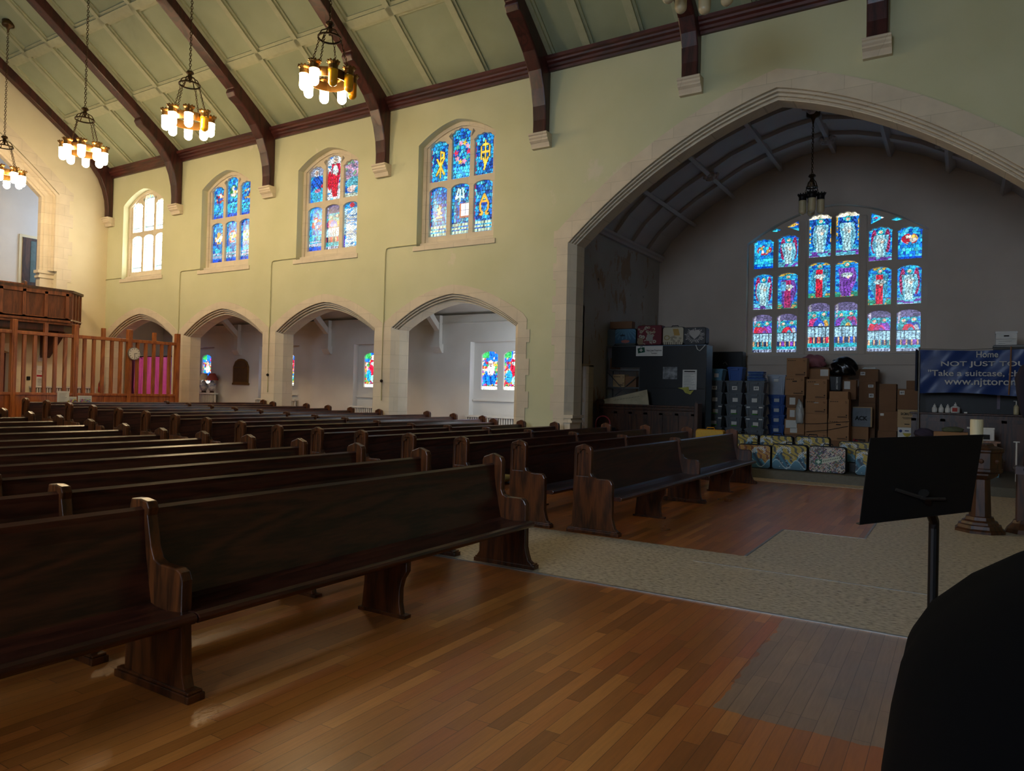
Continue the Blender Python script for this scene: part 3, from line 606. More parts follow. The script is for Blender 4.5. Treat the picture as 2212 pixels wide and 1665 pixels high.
# timber roof ribs with curved braces, standing on stone corbels
for i, x in enumerate(RIBX[:-1]):
    zb = 7.4 if i < 5 else 7.93
    d = zb-7.4
    prof = [(13.99, zb), (13.82, zb), (13.82, 7.7+d), (13.79, 8.0+d), (13.7, 8.35+d*.8), (13.55, 8.7+d*.6), (13.3, 9.02+d*.4), (13.05, 9.25+d*.3), (12.8, 9.45+d*.2), (12.6, 9.56+d*.15), (12.52, 9.68+d*.1), (12.56, 9.76), (12.5, 9.8), (RY, 9.8+0.7*(12.5-RY)), (RY, RZ), (13.99, slope(13.99))]
    w = 0.17 if i else 0.12
    bb = MB().prism(prof, 'X', x-w, x+w)
    inn = [(13.985, zb+.02), (13.86, zb+.02), (13.86, 7.7+d), (13.74, 8.35+d*.8), (13.34, 9.06+d*.4), (12.84, 9.5+d*.2)]
    struct(bb, 'trim_%d' % (15+i), M_beam, bevel=0.03)
    cb = MB()
    y0 = 13.79
    pr = [(14.0, zb-0.3), (13.9, zb-0.3), (13.89, zb-0.26), (13.86, zb-0.2), (13.8, zb-0.16), (13.8, zb-0.13), (13.77, zb-0.1), (13.77, zb-0.06), (13.74, zb-0.04), (13.74, zb), (14.0, zb)]
    cb.prism(pr, 'X', x-0.23, x+0.23); struct(cb, 'trim_%d' % (25+i), M_stone)

# conduits on the side wall
for i, c in enumerate(BAYS):
    xp = c-2.15
    b = MB().tube([(c-1.12, 13.98, 5.27), (xp+0.12, 13.98, 5.27), (xp+0.03, 13.98, 5.24), (xp, 13.98, 5.12), (xp, 13.98, 3.4), (xp, 13.965, 3.3), (xp, 13.965, 1.25+ramp(xp))], 0.014, 6)
    o = tag(b.obj('wall_conduit', M_cream), 'thin painted conduit running from the %s window down the pier' % ['large right-hand clerestory', 'red-robed figure', 'blue crest', 'plain white glass'][i], 'pipe', 'conduits on the side wall')
    MB().ball((xp, 13.955, 1.75+ramp(xp)), 0.04, 8, 6).obj('junction_box', M_iron, o)

# side aisle behind the arcade
YA = 16.2
oa = [(-25.6, 0), (-8.1, 0), (-8.1, 3.75), (-25.6, 3.75)]
rec = [[(c-0.97, ramp(c)+0.3), (c+0.97, ramp(c)+0.3), (c+0.97, 3.0), (c-0.97, 3.0)] for c in BAYS[:3]]+[[(BAYS[3]-0.97, 0.6), (BAYS[3]+0.97, 0.6), (BAYS[3]+0.97, 3.0), (BAYS[3]-0.97, 3.0)]]
struct(MB().plate(oa, rec, 'Y', YA, YA+0.25), 'wall_aisle', M_aisle)
struct(MB().prism([(14.5, 4.75), (16.45, 3.72), (16.45, 3.85), (14.5, 4.9)], 'X', -25.8, -8.1), 'ceiling', M_aisle)
for i, c in enumerate(BAYS):
    w = thing('window_%d' % (i+5), None, None, (c, YA+0.2, 1.0)); w['kind'] = 'structure'
    z0, z1 = 0.70, 1.75
    holes = [lancet(s*0.36-0.1-0.265, s*0.36-0.1+0.265, z0, z1, 0.1) for s in (-1, 1)]
    MB().plate([(-0.98, -0.8), (0.98, -0.8), (0.98, 2.01), (-0.98, 2.01)], holes, 'Y', 0.0, 0.1).obj('window_frame', M_aisle, w)
    MB().box(-0.95, 0.95, -0.06, 0.02, z0-0.32, z0-0.28).obj('window_sill', M_aisle, w)
    for k, s in enumerate((-1, 1)):
        paint('stained_glass', M_glassa, w, s*0.36-0.1-0.29, s*0.36-0.1+0.29, z0-0.03, z1+0.03, 0.06, glass_fn(['aisle', 'aisle2'][(k+i) % 2], 0.56, 1.1, 60+2*i+k), 34, 60)
# aisle corbel posts with diagonal braces
for i, x in enumerate((-12.5, -16.85, -21.2)):
    b = MB().box(x-0.1, x+0.1, YA-0.13, YA, 2.95, 3.75)
    b.prism([(YA, 2.7), (YA-0.06, 2.7), (YA-0.14, 2.8), (YA-0.18, 2.86), (YA-0.18, 2.95), (YA, 2.95)], 'X', x-0.15, x+0.15)
    b.loft([[(x-0.08, YA-0.1, 3.3), (x+0.08, YA-0.1, 3.3), (x+0.08, YA-0.1, 3.5), (x-0.08, YA-0.1, 3.5)], [(x-0.08, YA-0.75, 3.85), (x+0.08, YA-0.75, 3.85), (x+0.08, YA-0.75, 4.1), (x-0.08, YA-0.75, 4.1)], [(x-0.08, YB, 4.4), (x+0.08, YB, 4.4), (x+0.08, YB, 4.7), (x-0.08, YB, 4.7)]], True, True)
    struct(b, 'trim_%d' % (34+i), M_aisle)
struct(MB().box(-25.6, -8.1, YA-0.02, YA, 3.5, 3.53), 'trim_37', M_aisle)

w = thing('window_16', None, None, (-8.33, 15.35, 1.1)); w['kind'] = 'structure'  # unseen glowing pane, added at the aisle's end to brighten the aisle
paint('leaded_glass', attr_mat('added_aisle_glow', 5.5), w, -0.6, 0.6, 0, 2.1, 0, lambda U, V: np.tile(np.array((0.8, 0.9, 1.0)), (len(U), 1)), 8, 8, 'X')
# transept behind the crossing arch
VX = -3.08
VSEC = [(-5.02, 5.95), (-4.6, 6.5), (-4.05, 7.0), (-3.5, 7.38), (-2.85, 7.75), (-2.2, 8.12), (-1.45, 8.4), (-0.75, 8.6), (0, 8.72)]
VSEC = VSEC+[(-x, z) for x, z in reversed(VSEC[:-1])]
struct(MB().plate([(VX-5.02, 0), (VX+5.02, 0)]+[(VX+x, z) for x, z in reversed(VSEC)], [[(VX-2.32, 2.9), (VX+2.32, 2.9)]+arch_pts(VX, 2.32, 6.2, 7.1, 0.15, 12)], 'Y', 21.7, 21.95), 'wall_north', M_trans)
lw = MB().plate([(14.5, -0.1), (16.25, -0.1), (16.25, 2.36), (16.66, 2.36), (16.66, -0.1), (21.95, -0.1), (21.95, 6.1), (14.5, 6.1)], [], 'X', VX-5.22, VX-5.02)
struct(lw, 'wall_west', M_peel)
struct(MB().box(VX+5.02, VX+5.22, 14.5, 21.95, 0, 6.1), 'wall_east', M_trans)
# lit door casing of the passage in the transept's left wall
struct(MB().box(VX-5.02, VX-4.99, 16.25, 16.3, 0, 2.36).box(VX-5.02, VX-4.94, 16.62, 16.9, 0, 2.38).box(VX-5.02, VX-4.94, 16.2, 16.9, 2.34, 2.4), 'trim_38', M_stone)
b = MB(); th = 0.15
b.loft([[(VX+x, y, z) for x, z in VSEC]+[(VX+x*1.04, y, z+th) for x, z in reversed(VSEC)] for y in (14.45, 21.95)], True, True)
struct(b, 'ceiling', M_vault)
# wall over the vault on the crossing side
b = MB()
def offs(x, z, d):
    v = Vector((x, 0, z-4.2)).normalized(); return (VX+x-v.x*d, z-v.z*d)
for k in (2, 4, 6, 8, 10, 12, 14):            # longitudinal ribs
    x, z = VSEC[k]; v = Vector((x, z-4.2)).normalized(); t = Vector((-v.y, v.x)); hw = 0.07; d = 0.2
    q = [Vector((VX+x, z))+t*hw+v*0.03, Vector((VX+x, z))-t*hw+v*0.03, Vector((VX+x, z))-t*hw*0.7-v*d, Vector((VX+x, z))+t*hw*0.7-v*d]
    b.prism([(p.x, p.y) for p in q], 'Y', 14.5, 21.7)
for y in (15.7, 16.9, 18.1, 19.3, 20.5):       # transverse ribs
    for s in range(len(VSEC)-1):
        (xa, za), (xb, zb) = VSEC[s], VSEC[s+1]
        A, B_ = offs(xa, za, -0.02), offs(xb, zb, -0.02); C_, D_ = offs(xb, zb, 0.1), offs(xa, za, 0.1)
        b.prism([A, B_, C_, D_], 'Y', y-0.13, y+0.13)
struct(b, 'trim_39', M_vault)
b = MB()
for sx in (-1, 1): b.prism([(VX+sx*5.02, 5.84), (VX+sx*4.93, 5.84), (VX+sx*4.9, 5.9), (VX+sx*4.84, 5.93), (VX+sx*4.84, 6.0), (VX+sx*5.02, 6.05)], 'Y', 14.5, 21.7)
struct(b, 'trim_40', M_vault)
rr = random.Random(5)
b = MB()
for k, y in ((4, 16.9), (4, 19.3), (8, 18.1), (12, 16.9), (12, 19.3), (8, 20.5)):   # carved bosses
    x, z = offs(*VSEC[k], 0.2)
    b.ball((x, y, z), 0.13, 8, 6)
    for j in range(8): b.ball((x+0.16*math.cos(j*PI/4), y+0.16*math.sin(j*PI/4), z+rr.uniform(-.03, .05)), 0.065, 6, 4)
struct(b, 'trim_41', M_vault)
# great window
w = thing('window_9', None, None, (VX, 21.95, 2.9)); w['kind'] = 'structure'
cols = [(-5.27, -4.71), (-4.58, -4.02), (-3.74, -3.15), (-3.03, -2.44), (-2.19, -1.62), (-1.48, -0.91)]
rows_s = [(3.0, 4.13), (4.27, 5.32), (5.48, 6.42)]; rows_m = [(3.03, 4.41), (4.54, 5.56), (5.7, 6.93)]
kinds = [['supper']*6, ['angelred', 'figure3', 'figure', 'figure2', 'figure', 'angelred'], ['symleaf', 'angelred', 'angel', 'angel', 'angelred', 'symleaf']]
kinds[2][0] = kinds[2][5] = 'emblem'
holes = []; gl = []
for ci, (x0, x1) in enumerate(cols):
    rows = rows_m if ci in (2, 3) else rows_s
    for ri, (z0, z1) in enumerate(rows):
        if ci in (0, 5) and ri == 2: z1 -= 0.06
        holes.append(lancet(x0-VX, x1-VX, z0-2.9, z1-2.9, 0.1 if ri < 2 else 0.16, 0 if ri < 2 else 5))
        gl.append((x0-VX-0.02, x1-VX+0.02, z0-2.93, z1-2.86, kinds[ri][ci], ci*3+ri))
for sx in (-1, 1):
    holes.append([(sx*x, z-2.9) for x, z in ((0.93, 6.5), (1.28, 6.66), (0.94, 6.82))] if sx > 0 else [(-0.94, 3.92), (-1.28, 3.76), (-0.93, 3.6)])
    holes.append([(sx*1.4, 3.68), (sx*1.55, 3.63), (sx*1.72, 3.66), (sx*1.57, 3.74)])
MB().plate([(-2.34, -0.02), (2.34, -0.02)]+[(x-VX, z-2.9) for x, z in arch_pts(VX, 2.34, 6.22, 7.12, 0.15, 12)], holes, 'Y', 0.0, 0.2).obj('window_frame', M_trans, w)
b = MB()
for x in (-3.88, -2.32): b.box(x-VX-0.09, x-VX+0.09, -0.07, 0.0, -0.05, 3.86)
b.obj('mullion', M_trans, w, bevel=0.03)
MB().prism([(-0.3, -0.28), (0.02, -0.28), (0.02, 0.05), (-0.05, 0.03), (-0.3, -0.02)], 'X', -2.42, 2.42).obj('window_sill', M_trans, w)
for (x0, x1, z0, z1, kd, sd) in gl:
    paint('stained_glass', M_glass, w, x0, x1, z0, z1, 0.12, glass_fn(kd, x1-x0, z1-z0, 100+sd), 50, 84 if z1-z0 < 1.3 else 100)
for sx in (-1, 1): paint('stained_glass', M_glass, w, sx*1.3-0.5, sx*1.3+0.5, 3.55, 3.98, 0.12, glass_fn('emblem', 1.0, 0.43, 140+sx), 50, 24)

M_day = attr_mat('plain_daylit_glass', HIDDEN_WIN); M_day2 = attr_mat('plain_daylit_great_glass', TRANSEPT_WIN)
def dayfn(U, V):
    C = np.ones((len(U), 3))*np.array([0.62, 0.78, 1.0]); C[(np.mod(U*6, 1) < 0.08) | (np.mod(V*8, 1) < 0.06)] = 0.02; return C
M_gal = attr_mat('added_gallery_glow', 4.5)  # glow of the pane added in the gallery
# end wall with gallery arch; gallery alcove beyond
EC, EW = 6.4, 5.95
ew = [(-1.5, -0.1), (10.9, -0.1), (10.9, 2.45), (10.7, 2.62), (10.1, 2.75), (9.5, 2.62), (9.3, 2.45), (9.3, -0.1)]
ew = [(-1.5, -0.1), (9.3, -0.1), (9.3, 2.5), (9.6, 2.66), (10.15, 2.8), (10.75, 2.62), (11.05, 2.5), (11.05, -0.1), (16.5, -0.1), (16.5, 4.9), (14.0, 9.2), (RY, RZ+0.1), (-1.5, 8.9)]
big = [(EC-EW, 3.5), (EC+EW, 3.5)]+arch_pts(EC, EW, 7.88, 11.6, 0.5, 20)
struct(MB().plate(ew, [big], 'X', XE-0.45, XE), 'wall_end', M_endwall)
b = MB()
def PX(path, x): return [(x, y, z) for y, z in path]
rings = []
for s, t in ((0, 0), (0.2, 0.03), (0.22, 0.18), (0.4, 0.22), (0.5, 0.36), (0.8, 0.42), (0.85, 0.52), (1, 0.55), (1, 1)):
    ww = EW-0.42*s
    rings.append(PX([(EC+ww, 5.3)]+arch_pts(EC, ww, 7.84-0.12*s, 11.55-0.45*s, 0.5, 20)+[(EC-ww, 5.3)], XE+0.012-t*0.46))
b.loft(rings, False)
for sx in (1, -1):
    for r0, z0, z1 in ((0.0, 3.5, 5.05), (0.05, 5.05, 5.12), (0.02, 5.12, 5.2), (0.08, 5.2, 5.3)):
        yj = EC+sx*(EW-0.42); b.box(XE-0.45, XE-0.2+r0*.5, min(yj-sx*r0, yj+sx*0.45), max(yj-sx*r0, yj+sx*0.45), z0, z1)
struct(b, 'trim_42', M_stone)
th_, z, k = [], 3.6, 0
while z < 7.9:
    e = 0.34 if k % 2 == 0 else 0.46
    th_ += [(EC+EW+e, z), (EC+EW+e, min(z+0.46, 8.0))]; z += 0.46; k += 1
band = [(EC+EW, 3.6)]+th_+[(EC+x-EC, zz) for x, zz in arch_pts(EC, EW+0.34, 8.05, 12.0, 0.5, 20)]+[(EC-EW-0.34, 3.6), (EC-EW, 3.6)]+list(reversed(arch_pts(EC, EW, 7.88, 11.6, 0.5, 20)))
struct(MB().plate(band, [], 'X', XE, XE+0.014), 'trim_43', M_stone)
M_alc = wall_mat('gallery_white_plaster', (220, 216, 212), (210, 205, 200))
struct(MB().box(-29.2, -29.0, -1.5, 14.4, 3.5, 12.5), 'wall_gallery', M_alc)
struct(MB().box(-29.2, XE-0.45, 14.2, 14.4, 3.5, 12.5), 'wall_gallery', M_alc)
struct(MB().box(-29.2, XE-0.45, -1.5, 14.4, 12.3, 12.5), 'ceiling', M_alc)
b = MB().box(-28.99, -25.9, 14.12, 14.2, 9.0, 9.12).box(-29.0, -28.9, -1.5, 14.2, 9.0, 9.12); struct(b, 'trim_44', M_alc)
w = thing('window_15', None, None, (-27.5, 14.15, 5.4)); w['kind'] = 'structure'  # added glowing pane, out of sight behind the jamb, brightens the alcove
paint('leaded_glass', M_gal, w, -0.9, 0.9, 0, 3.2, 0, dayfn, 30, 40)
# small door seen through the gallery arch
d = thing('door_1', None, None, (-29.0, 13.0, 5.05)); d['kind'] = 'structure'
MB().box(0, 0.05, -0.32, 0.36, -1.3, 1.9).obj('door_frame', M_endwall, d); MB().box(0.04, 0.08, -0.22, 0.26, -1.3, 1.8).obj('door_leaf', M_darkoak, d)
MB().box(0.075, 0.09, 0.04, 0.22, 0.2, 1.7).obj('door_glass', mat('dim_green_glass', (70, 92, 88), 0.2), d)
# porch doorway below the gallery
d = thing('door_2', None, None, (XE-0.3, 10.1, 0.48)); d['kind'] = 'structure'
MB().box(-0.08, 0, -0.85, 1.0, -0.2, 2.35).obj('door_leaf', mat('red_brown_door', (88, 34, 24), 0.5), d)
b = MB(); oa_ = [(9.3, 0.4), (9.3, 2.5), (9.6, 2.66), (10.15, 2.8), (10.75, 2.62), (11.05, 2.5), (11.05, 0.4)]
ob_ = [(9.05, 0.4), (9.05, 2.6), (9.4, 2.85), (10.15, 3.02), (10.9, 2.84), (11.28, 2.62), (11.28, 2.1), (11.2, 2.1), (11.2, 1.7), (11.3, 1.7), (11.3, 1.2), (11.2, 1.2), (11.2, 0.4)]
struct(MB().plate(oa_+list(reversed(ob_)), [], 'X', XE, XE+0.02), 'trim_45', M_stone)

# wall behind the photographer, with plain windows, closing walls of the crossing
YN = -1.5
nw = [(XE-0.2, -0.2), (-7.4, -0.2)]+[(-7.4, 4.9)]+list(reversed(arch_pts(-3.0, 4.4, 4.95, 7.5, 0.5, 10)))+[(1.4, -0.2), (9, -0.2), (9, 9.0), (XE-0.2, 9.0)]
struct(MB().plate(nw, [win_wall(c) for c in BAYS], 'Y', YN-0.4, YN), 'wall_south', M_wall)
struct(MB().box(8.9, 9.1, -2, 16, -0.1, 15), 'wall_chancel', M_wall)
struct(MB().box(-7.6, -7.4, -8, -1.9, 0, 8).box(1.4, 1.6, -8, -1.9, 0, 8).box(-7.6, 1.6, -8, -1.9, 8, 8.2), 'wall_south', M_trans)
struct(MB().plate([(-7.6, -0.1), (1.6, -0.1), (1.6, 8.2), (-7.6, 8.2)], [[(-5.2, 2.9), (-0.8, 2.9)]+arch_pts(-3, 2.2, 6, 7, 0.2, 8)], 'Y', -8.2, -8.0), 'wall_south', M_trans)
for i, c in enumerate(BAYS):
    w = thing('window_%d' % (i+10), None, None, (c, YN-0.2, 5.22)); w['kind'] = 'structure'
    paint('leaded_glass', M_day, w, -1.15, 1.15, 0, 3.0, 0, dayfn, 40, 40)
w = thing('window_14', None, None, (-3, -8.05, 2.9)); w['kind'] = 'structure'
paint('leaded_glass', M_day2, w, -2.25, 2.25, 0, 4.1, 0, dayfn, 60, 50)

# ================================================================= PEWS
def pewend_prof(kind):
    if kind == 'end':
        return [(-0.12, 0.0), (0.5, 0.0), (0.5, 0.05), (0.46, 0.08), (0.44, 0.14), (0.425, 0.2), (0.42, 0.59), (0.4, 0.625), (0.37, 0.64), (0.22, 0.64), (0.17, 0.66), (0.15, 0.7), (0.15, 0.97), (0.135, 1.0), (0.04, 1.035), (-0.055, 1.0), (-0.07, 0.97), (-0.085, 0.1), (-0.12, 0.05)]
    return [(-0.08, 0.0), (0.49, 0.0), (0.49, 0.04), (0.46, 0.06), (0.44, 0.12), (0.42, 0.4), (0.42, 0.6), (0.4, 0.64), (0.37, 0.655), (0.22, 0.66), (0.17, 0.68), (0.14, 0.74), (0.1, 0.9), (0.11, 0.94), (0.09, 0.975), (0.02, 0.985), (-0.06, 0.98), (-0.07, 0.94), (-0.075, 0.1)]
def pew_end(t, y, out, kind='end'):
    """full-height panel; out = +1/-1 side that shows the carved recess, 0 = none"""
    b = MB(); pr = pewend_prof(kind)
    if out:
        y0, y1 = sorted((y, y-out*0.045)); b.prism(pr, 'Y', y0, y1)
        hole = [(-0.035, 0.66), (0.115, 0.66), (0.115, 0.9), (0.1, 0.925), (0.08, 0.915), (0.075, 0.945), (0.04, 0.965), (0.005, 0.945), (0.0, 0.915), (-0.02, 0.925), (-0.035, 0.9)]
        y0, y1 = sorted((y, y+out*0.022)); b.plate(pr, [hole], 'Y', y0, y1)
    else: b.prism(pr, 'Y', y-0.03, y+0.03)
    o = b.obj('end_panel' if kind == 'end' else 'middle_panel', M_pewend, t, bevel=0.009)
    f = MB().box(-0.14, 0.52, y-0.05, y+0.05, 0, 0.04)
    f.box(-0.13, 0.51, y-0.042, y+0.042, 0.04, 0.055); f.obj('base_shoe', M_pewend, o, bevel=0.005)
    return o
def pew(row, x, block, ys, ymid, ye, legs, label, group):
    z = ramp(x); t = thing('church_pew', label, 'pew', (x, 0, z), 0, group)
    sp = [(0.11, 0.395), (0.5, 0.395), (0.515, 0.41), (0.52, 0.425), (0.51, 0.44), (0.48, 0.448), (0.3, 0.43), (0.2, 0.435), (0.13, 0.455), (0.11, 0.455)]
    for a, c in ((ys+0.03, ymid), (ymid, ye-0.03)):
        MB().prism(sp, 'Y', a+0.004, c-0.004).obj('seat', M_pew, t, bevel=0.004)
        bp = [(0.155, 0.44), (0.125, 0.56), (0.095, 0.7), (0.075, 0.82), (0.068, 0.9), (0.068, 0.93), (0.04, 0.945), (0.02, 0.93), (0.02, 0.9), (0.035, 0.88), (0.045, 0.8), (0.065, 0.68), (0.095, 0.55), (0.115, 0.43)]
        MB().prism(bp, 'Y', a+0.004, c-0.004).obj('backrest', M_pew, t)
    pew_end(t, ys, -1); pew_end(t, ye, 1); pew_end(t, ymid, 0, 'middle')
    for y in legs:
        l = MB().prism([(0.08, 0.0), (0.46, 0.0), (0.44, 0.1), (0.44, 0.2), (0.46, 0.27), (0.5, 0.33), (0.5, 0.4), (0.11, 0.4), (0.1, 0.2)], 'Y', y-0.025, y+0.025).obj('leg', M_pewend, t, bevel=0.006)
        MB().box(0.06, 0.5, y-0.035, y+0.035, 0, 0.022).obj('foot_rail', M_pewend, l)
    return t
far_end = [14.17, 14.17, 14.17, 14.17, 13.5, 13.6, 13.85, 14.7, 14.7, 14.75, 13.9, 13.8, 13.85, 13.9, 13.5, 13.9]
for i in range(16):
    x = -3.78-0.885*i
    lab = '%s pew of the block by the stained-glass side wall, dark polished wood' % ['Front', 'Second', 'Third', 'Fourth', 'Fifth', 'Sixth', 'Seventh', 'Eighth', 'Ninth', 'Tenth', 'Eleventh', 'Twelfth', 'Thirteenth', 'Fourteenth', 'Fifteenth', 'Rearmost'][i]
    pew(i, x, 'far', 7.66, 10.93, far_end[i], (9.2, 12.55), lab, 'pews beside the side wall')
for i in range(13):
    x = -3.78-0.885*i
    lab = '%s pew of the near block on the left, dark polished wood' % ['Front', 'Second', 'Third', 'Fourth', 'Fifth', 'Sixth', 'Seventh', 'Eighth', 'Ninth', 'Tenth', 'Eleventh', 'Twelfth', 'Rearmost'][i]
    pew(i, x, 'near', -1.1, 2.3, 5.75, (0.6, 3.97), lab, 'pews of the near block')
c = MB(); c.loft([[(-0.17*s+0.0, -0.2*s, z), (0.17*s, -0.2*s, z), (0.17*s, 0.2*s, z), (-0.17*s, 0.2*s, z)] for s, z in ((0.8, 0), (1, 0.02), (1, 0.05), (0.8, 0.07))], True, True)
tag(c.obj('seat_cushion', mat('mustard_cloth', (150, 128, 60), 0.9), None, (-5.1, 7.98, 0.462), bevel=0.02), 'mustard cushion lying on a pew seat near the aisle end', 'cushion')

# ================================================================= CHANDELIERS
def chain(p0, p1, name, m, parent, link=0.075, r=0.009, wd=0.022):
    p0, p1 = Vector(p0), Vector(p1); L = (p1-p0).length; n = max(2, int(L/(link*0.78))); d = (p1-p0).normalized()
    a = d.cross(Vector((0.3, 1, 0.1))).normalized(); c = d.cross(a); b = MB()
    for i in range(n):
        ce = p0+(p1-p0)*((i+0.5)/n); u = a if i % 2 else c; v = c if i % 2 else a; rings = []
        for k in range(8):
            t = 2*PI*k/8; q = ce+d*math.cos(t)*link*0.5+u*math.sin(t)*wd; rd = (d*math.cos(t)+u*math.sin(t)).normalized()
            rings.append([tuple(q+(rd*math.cos(2*PI*j/3)+v*math.sin(2*PI*j/3))*r) for j in range(3)])
        rings.append(rings[0]); b.loft(rings, True)
    return b.obj(name, m, parent)
def shade_mb(cx, cy, z1, r, h, n=20):
    pr = [(0.02*r, z1-h)]+[(r*math.sin(t), z1-h+r*(1-math.cos(t))) for t in (0.25, 0.5, 0.75, 1.0, 1.25, 1.5)]+[(r, z1-h+r), (r, z1-0.04), (r*1.06, z1)]
    return MB().lathe(pr, cx, cy, n)
def cap_mb(cx, cy, z0, r):
    b = MB().lathe([(r*1.0, z0), (r*1.05, z0+0.02), (r*1.0, z0+0.05), (r*1.02, z0+0.1), (r*1.25, z0+0.125), (r*1.32, z0+0.14), (r*1.3, z0+0.15), (0.3*r, z0+0.15)], cx, cy, 14)
    for k in range(10):
        t = 2*PI*k/10; x, y = cx+1.24*r*math.cos(t), cy+1.24*r*math.sin(t); b.box(x-0.014, x+0.014, y-0.014, y+0.014, z0+0.145, z0+0.172)
    return b
def chandelier(x, y, ztop, zhub, zcap, nl, R, lit, label, rs=0.088, hs=0.31, slope_=0, m_off=None, metal=None, grp=None):
    """zcap: top of the lamp caps; lit: set of lit lamp indices"""
    mt = metal or M_brass
    t = thing('chandelier', label, 'chandelier', (x, y, ztop), 0, grp)
    z = lambda q: q-ztop
    b = MB().lathe([(0.02, z(ztop)-0.28), (0.03, z(ztop)-0.2), (0.06, z(ztop)-0.14), (0.15, z(ztop)-0.1), (0.16, -0.06), (0.16, 0.06)], 0, 0, 16); b.obj('ceiling_canopy', M_metal, t, smooth=True)
    chain((0, 0, -0.28), (0, 0, z(zhub)+0.2), 'chain', M_metal, t)
    k = 0.22 if nl > 4 else 0.12
    h = MB().lathe([(0.02, z(zhub)+0.22), (0.07, z(zhub)+0.2), (0.09, z(zhub)+0.16), (0.04, z(zhub)+0.12), (0.06, z(zhub)+0.06), (0.03, z(zhub)+0.02), (0.025, z(zhub)-0.05)], 0, 0, 10)
    for q in range(6):
        a = q*PI/3; h.tube([(0.03*math.cos(a), 0.03*math.sin(a), z(zhub)+0.08), (k*0.7*math.cos(a), k*0.7*math.sin(a), z(zhub)+0.02), (k*math.cos(a), k*math.sin(a), z(zhub)-0.1)], 0.012, 5)
    h.lathe([(k-0.012, z(zhub)-0.12), (k+0.014, z(zhub)-0.12), (k+0.014, z(zhub)-0.09), (k-0.012, z(zhub)-0.09)], 0, 0, 18, caps=False)
    h.obj('crown', M_metal, t)
    hang = 4
    for q in range(hang):
        a = q*2*PI/hang+0.4
        chain((k*math.cos(a), k*math.sin(a), z(zhub)-0.12), ((R-0.05)*math.cos(a), (R-0.05)*math.sin(a), z(zcap)-0.02), 'hanger_chain', M_metal, t, 0.06, 0.007, 0.017)
    if nl > 4:
        rb = MB().loft([[(r_*math.cos(2*PI*i/28), r_*math.sin(2*PI*i/28), z(zz)) for i in range(28)] for r_, zz in ((R-0.1, zcap-0.26), (R-0.08, zcap-0.26), (R-0.08, zcap-0.08), (R-0.1, zcap-0.08), (R-0.1, zcap-0.26))], True)
        rb.obj('ring_band', mt, t)
    for q in range(nl):
        a = q*2*PI/nl+0.2; cx, cy = R*math.cos(a), R*math.sin(a)
        l = cap_mb(cx, cy, z(zcap)-0.17, rs).obj('lamp', mt, t)
        on = q in lit
        shade_mb(cx, cy, z(zcap)-0.165, rs, hs).obj('glass_shade', M_lit if on else (m_off or M_ochre), l, smooth=True)
    return t
ALL = set(range(8))
chandelier(-10.5, 9.9, 12.03, 8.52, 7.78, 8, 0.46, {2, 3, 4, 5, 6}, 'lit chandelier nearest the camera, three of its ochre glass lamps unlit', grp='nave chandeliers')
chandelier(-14.93, 9.9, 12.03, 8.52, 7.78, 8, 0.46, {1, 2, 3, 4, 5, 6, 7}, 'lit chandelier second from the camera, one ochre glass lamp unlit', grp='nave chandeliers')
chandelier(-19.35, 9.9, 12.03, 8.52, 7.78, 8, 0.46, ALL, 'fully lit chandelier third from the camera, in front of a dark roof rib', grp='nave chandeliers')
chandelier(-23.7, 9.9, 12.03, 8.52, 7.78, 8, 0.46, ALL, 'fully lit chandelier at the left edge, before the gallery arch', grp='nave chandeliers')
chandelier(-3.17, 9.9, 12.03, 8.52, 7.7, 8, 0.46, set(), 'unlit cream glass chandelier cut off by the top edge of the picture', m_off=M_opal, grp='nave chandeliers')
chandelier(-3.07, 18.3, 8.5, 6.80, 6.55, 4, 0.2, set(), 'small unlit four-lamp chandelier hanging in front of the great window', rs=0.085, hs=0.34, m_off=M_opal, metal=M_iron)

# ================================================================= GALLERY (balcony) AND SCREEN
g = thing('gallery_balcony', 'panelled oak balcony front projecting above the wooden screen, far left', 'balcony', (-24.2, 0, 3.45))
base = [(-1.38, -1.2), (0.0, -1.2), (0.0, 12.14), (-0.62, 12.76), (-1.38, 12.76)]
def wallstrip(pts, z0, z1, th):
    b = MB()
    for (a, c) in zip(pts[:-1], pts[1:]):
        a, c = Vector(a), Vector(c); n_ = Vector((c.y-a.y, -(c.x-a.x))).normalized()*th
        b.prism([tuple(a), tuple(c), tuple(c-n_), tuple(a-n_)], 'Z', z0, z1)
    return b
pts = [(0.0, -1.2), (0.0, 12.14), (-0.62, 12.76)]
MB().prism(base, 'Z', -0.02, 0.06).obj('floor_slab', M_balc, g)
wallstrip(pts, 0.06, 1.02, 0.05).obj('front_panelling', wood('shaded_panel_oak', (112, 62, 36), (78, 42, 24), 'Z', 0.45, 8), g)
b = MB()
ys = [12.0-0.62*k for k in range(14)]
for y in ys:      # rails and stiles standing proud of the panels
    b.box(-0.002, 0.05, y-0.045, y+0.045, 0.15, 0.98)
b.box(-0.002, 0.05, -1.2, 12.12, 0.06, 0.2).box(-0.002, 0.05, -1.2, 12.12, 0.9, 1.02)
for k in range(4):
    q = Vector((0.0, 12.14)).lerp(Vector((-0.62, 12.76)), 0.04+k*0.3); b.tube([(q.x+0.01, q.y+0.01, 0.08), (q.x+0.01, q.y+0.01, 1.0)], 0.03, 4)
b.obj('panel_stiles', M_balc, g)
wallstrip([(0.06, -1.2), (0.06, 12.17), (-0.6, 12.83), (-1.38, 12.83)], 1.02, 1.1, 0.14).obj('top_rail', M_darkoak, g)
wallstrip([(0.05, -1.2), (0.05, 12.16), (-0.6, 12.81), (-1.38, 12.81)], 0.13, 0.17, 0.12).obj('ledge', mat('pale_ledge', (190, 168, 140), 0.6), g)
